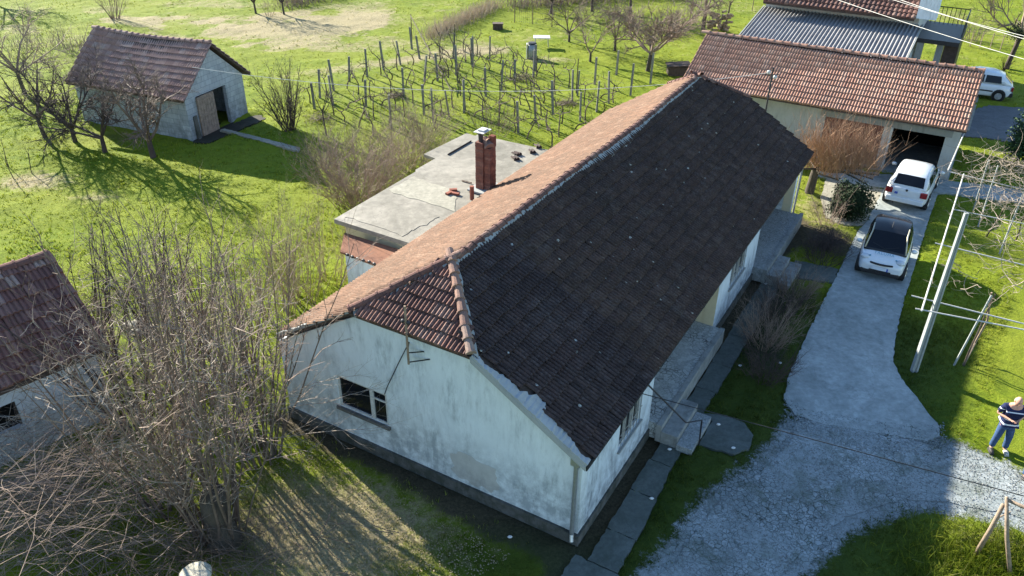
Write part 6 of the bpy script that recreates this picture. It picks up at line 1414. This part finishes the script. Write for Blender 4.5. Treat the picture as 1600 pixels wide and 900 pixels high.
# ---------------------------------------------------------------- pergola with vines on the right lawn
pp = Vector((*(11.63, 18.77), 0)); top = Vector((pp.x, pp.y, 5.05))
pl = MB(); secs = []
for z, w_ in ((-.1, .085), (2.5, .07), (5.05, .05)): secs.append([(pp.x + a * w_, pp.y + b * w_ * .8, z) for a, b in ((-1, -1), (-.35, -1), (-.35, -.55), (.35, -.55), (.35, -1), (1, -1), (1, 1), (.35, 1), (.35, .55), (-.35, .55), (-.35, 1), (-1, 1))])
solo('concrete_pole', pl.loft(secs), 'concrete_pole', 'tall pale concrete pole standing in the lawn at the pergola corner', 'pole', pp)
PZ = 2.3
def PX(u, v, z=PZ): return hw(u, v, z)
pg = thing('pergola', 'pergola of thin white poles on the right lawn carrying pale bare vines', 'pergola', hw(9.9, -5.3), HR)
def gp2(a): return a
rails = [((10.93, 18.48), (13.90, 17.29)), ((11.10, 19.15), (14.01, 17.50)), ((13.15, 22.31), (16.03, 20.43)), ((14.83, 24.79), (17.63, 23.21)), ((16.17, 28.07), (19.08, 25.72))]
for a_, b_ in rails: build('cross_pole', MB().tube([(*a_, PZ + .02), (*b_, PZ + .02)], .019, 6), 'metal_white', pg)
build('long_pole', MB().tube([(*(10.99, 18.27), 2.38), (*(16.57, 27.68), 2.38)], .024, 6), 'metal_white', pg, label='pinkish white long rail beside the concrete pole')
build('long_pole', MB().tube([(*(16.17, 28.07), 2.34), (*(19.01, 32.60), 2.45)], .025, 6), 'metal_white', pg)
for b_, t_ in (((12.90, 19.04), (13.37, 19.23)), ((22.35, 38.39), (22.35, 38.39)), ((18.03, 28.11), (18.43, 28.78)), ((17.65, 25.79), (18.08, 26.32)), ((18.53, 29.54), (18.32, 29.29))):
    z1 = 2.3
    build('post', MB().tube([(*b_, 0), (*t_, z1)], .03, 6), 'concrete_pole', pg)
build('crooked_post', MB().tube([(*(13.20, 19.08), 0), (*(13.61, 19.52), .5), (*(13.72, 19.52), 1.3), (*(13.46, 19.40), 2.3)], [.035, .03, .03, .025], 6), 'wood_rail', pg)
random.seed(41)
vm = MB()
def canopy(poly_, n, L, z, r, kn):
    x0 = min(p[0] for p in poly_); x1 = max(p[0] for p in poly_); y0 = min(p[1] for p in poly_); y1 = max(p[1] for p in poly_); c = 0
    while c < n:
        x, y = random.uniform(x0, x1), random.uniform(y0, y1)
        if not inside(x, y, poly_): continue
        c += 1; a = random.uniform(0, 6.283); pts = twig(vm, Vector((x, y, z + random.uniform(-.12, .2))), Vector((math.cos(a), math.sin(a), random.gauss(0, .25))), L * random.uniform(.4, 1.3), r * random.uniform(.6, 1.3), 7, .34, 0, 3, .4)
        for q in range(kn): twig(vm, pts[random.randint(1, 6)], Vector((random.gauss(0, 1), random.gauss(0, 1), random.gauss(-.2, .7))), L * .3, r * .6, 3, .3)
canopy([(11.97, 19.27), (14.31, 18.02), (18.55, 24.77), (15.28, 25.19)], 48, 1.5, 2.4, .010, 3)
canopy([(15.28, 25.19), (16.42, 28.11), (18.44, 30.29), (20.26, 26.93), (18.13, 23.34), (15.56, 23.97)], 85, 1.6, 2.4, .011, 3)
canopy([(14.97, 22.38), (16.32, 21.59), (18.05, 24.27), (15.44, 23.73)], 20, 1.6, 2.4, .011, 3)
canopy([(16.18, 27.10), (18.52, 29.95), (20.26, 26.93), (18.40, 25.27)], 75, 1.5, 2.45, .011, 3)
vts = []
for b_, t_ in (((13.17, 19.01), (13.33, 19.13)), ((17.88, 27.20), (17.39, 26.30)), ((18.76, 26.81), (18.31, 26.32))):
    a_ = Vector((*b_, 0)); q = Vector((*t_, 2.35)); vt = MB(); vts.append(vt); twig(vt, a_, q - a_, (q - a_).length, .03, 7, .06, 0, 5, .6)
cv = thing('climbing_vine', 'tangle of pale bare vine canes sprawling over the pergola poles', 'vine', hw(11, -6)); build('cane', vm, 'twig_pale', cv, kind='stuff'); [build('trunk', v_, 'vine_bark', cv) for v_ in vts]
# A-shaped rustic wooden support, bottom right
af = thing('wooden_support', 'rustic A-shaped support of peeled branches at the bottom right corner', 'support', (*(10.50, 11.90), 0)); apx = Vector((*(10.35, 12.19), 1.62))
build('leg', MB().tube([(*(10.16, 12.10), -.05), tuple(Vector((*(10.16, 12.10), 0)).lerp(apx, .5) + Vector((.03, 0, 0))), tuple(apx - Vector((0, 0, .15)))], [.055, .05, .042], 7), 'wood_rail', af, smooth=True)
build('leg', MB().tube([(*(10.64, 11.49), -.05), tuple(Vector((*(10.64, 11.49), 0)).lerp(apx, .5) + Vector((-.02, .03, 0))), tuple(apx + Vector((0, 0, .06)))], [.045, .045, .035], 7), 'wood_rail', af, smooth=True)
build('beam', MB().tube([tuple(apx), (*(10.90, 11.86), 1.55), (*(11.61, 11.36), 1.5)], [.04, .036, .036], 7), 'wood_rail', af, smooth=True)
build('branch_stub', MB().tube([tuple(apx.lerp(Vector((*(10.16, 12.10), 0)), .35)), tuple(apx.lerp(Vector((*(10.16, 12.10), 0)), .3) + Vector((.3, .05, .1)))], [.02, .012], 5), 'wood_rail', af)
# long grass round its foot
random.seed(4); lgm = MB()
for i in range(3800):
    px = (10.57, 11.90); p = Vector((px[0] + random.gauss(0, .8), px[1] + random.gauss(0, .55), 0))
    if inside(p.x, p.y, YARD): continue
    twig(lgm, p, Vector((random.gauss(0, .5), random.gauss(0, .5), 1)), random.uniform(.15, .38), .007, 2, .2, -.1)
solo('tall_grass', lgm, ['grass_blade'], 'long pale-tipped grass around the wooden support', None, (0, 0, 0), kind='stuff')

# ---------------------------------------------------------------- overhead wires
def wire(name, a, b, sag_, r, mat, lab, n=24):
    a, b = Vector(a), Vector(b); pts = [a.lerp(b, i / n) - Vector((0, 0, sag_ * 4 * (i / n) * (1 - i / n))) for i in range(n + 1)]
    solo(name, MB().tube(pts, r, 5), mat, lab, 'wire', a)
wire('overhead_wire', hw(3.2, -.02, 2.02), (*(10.69, 11.53), 2.2), .0, .011, 'wire_dark', 'black cable running from the farmhouse wall across the yard')
ov_ = 'pale overhead wires across the upper right'
for a, b, lab in (((1402,-2), (1640,71), 'upper pale overhead wire crossing the white rear chimney wall'), ((1392,-2), (1640,67), 'pale overhead wire running just beside the upper one'), ((1306,-2), (1640,103), 'lowest pale overhead wire crossing the corrugated roof')):
    pass
WIRES = (((14.91, 32.91), (16.92, 25.92), 7.5, 'upper pale overhead wire crossing the white rear wall'), ((14.60, 32.89), (17.19, 26.40), 7.5, 'pale overhead wire running just above the upper one'), ((12.41, 32.77), (15.59, 23.57), 7.5, 'lowest pale overhead wire, crossing the corrugated roof'))
for a, b, z, lab in WIRES:
    wire('overhead_wire', (*a, z), (*b, z), .05, .009, 'wire_pale', lab)
mz = hw(22.6, 2.5); m2 = thing('roof_mast', 'thin metal mast with insulators rising behind the farmhouse roof', 'mast', mz)
build('pole', MB().tube([mz, mz + Vector((0, 0, 4.7))], .035, 6), 'metal_dark', m2); build('insulator', MB().ball(mz + Vector((-.15, 0, 4.5)), .09, 7, 5), 'metal_white', m2); build('insulator', MB().ball(mz + Vector((.15, 0, 4.3)), .09, 7, 5), 'metal_white', m2); build('arm', MB().tube([mz + Vector((-.3, 0, 4.4)), mz + Vector((.3, 0, 4.4))], .02, 5), 'metal_dark', m2)
wire('overhead_wire', mz + Vector((0, 0, 4.5)), (*(-13.20, 32.86), 4.5), .9, .010, 'wire_pale', 'thin pale wire sagging over the vineyard from the roof mast', 40)
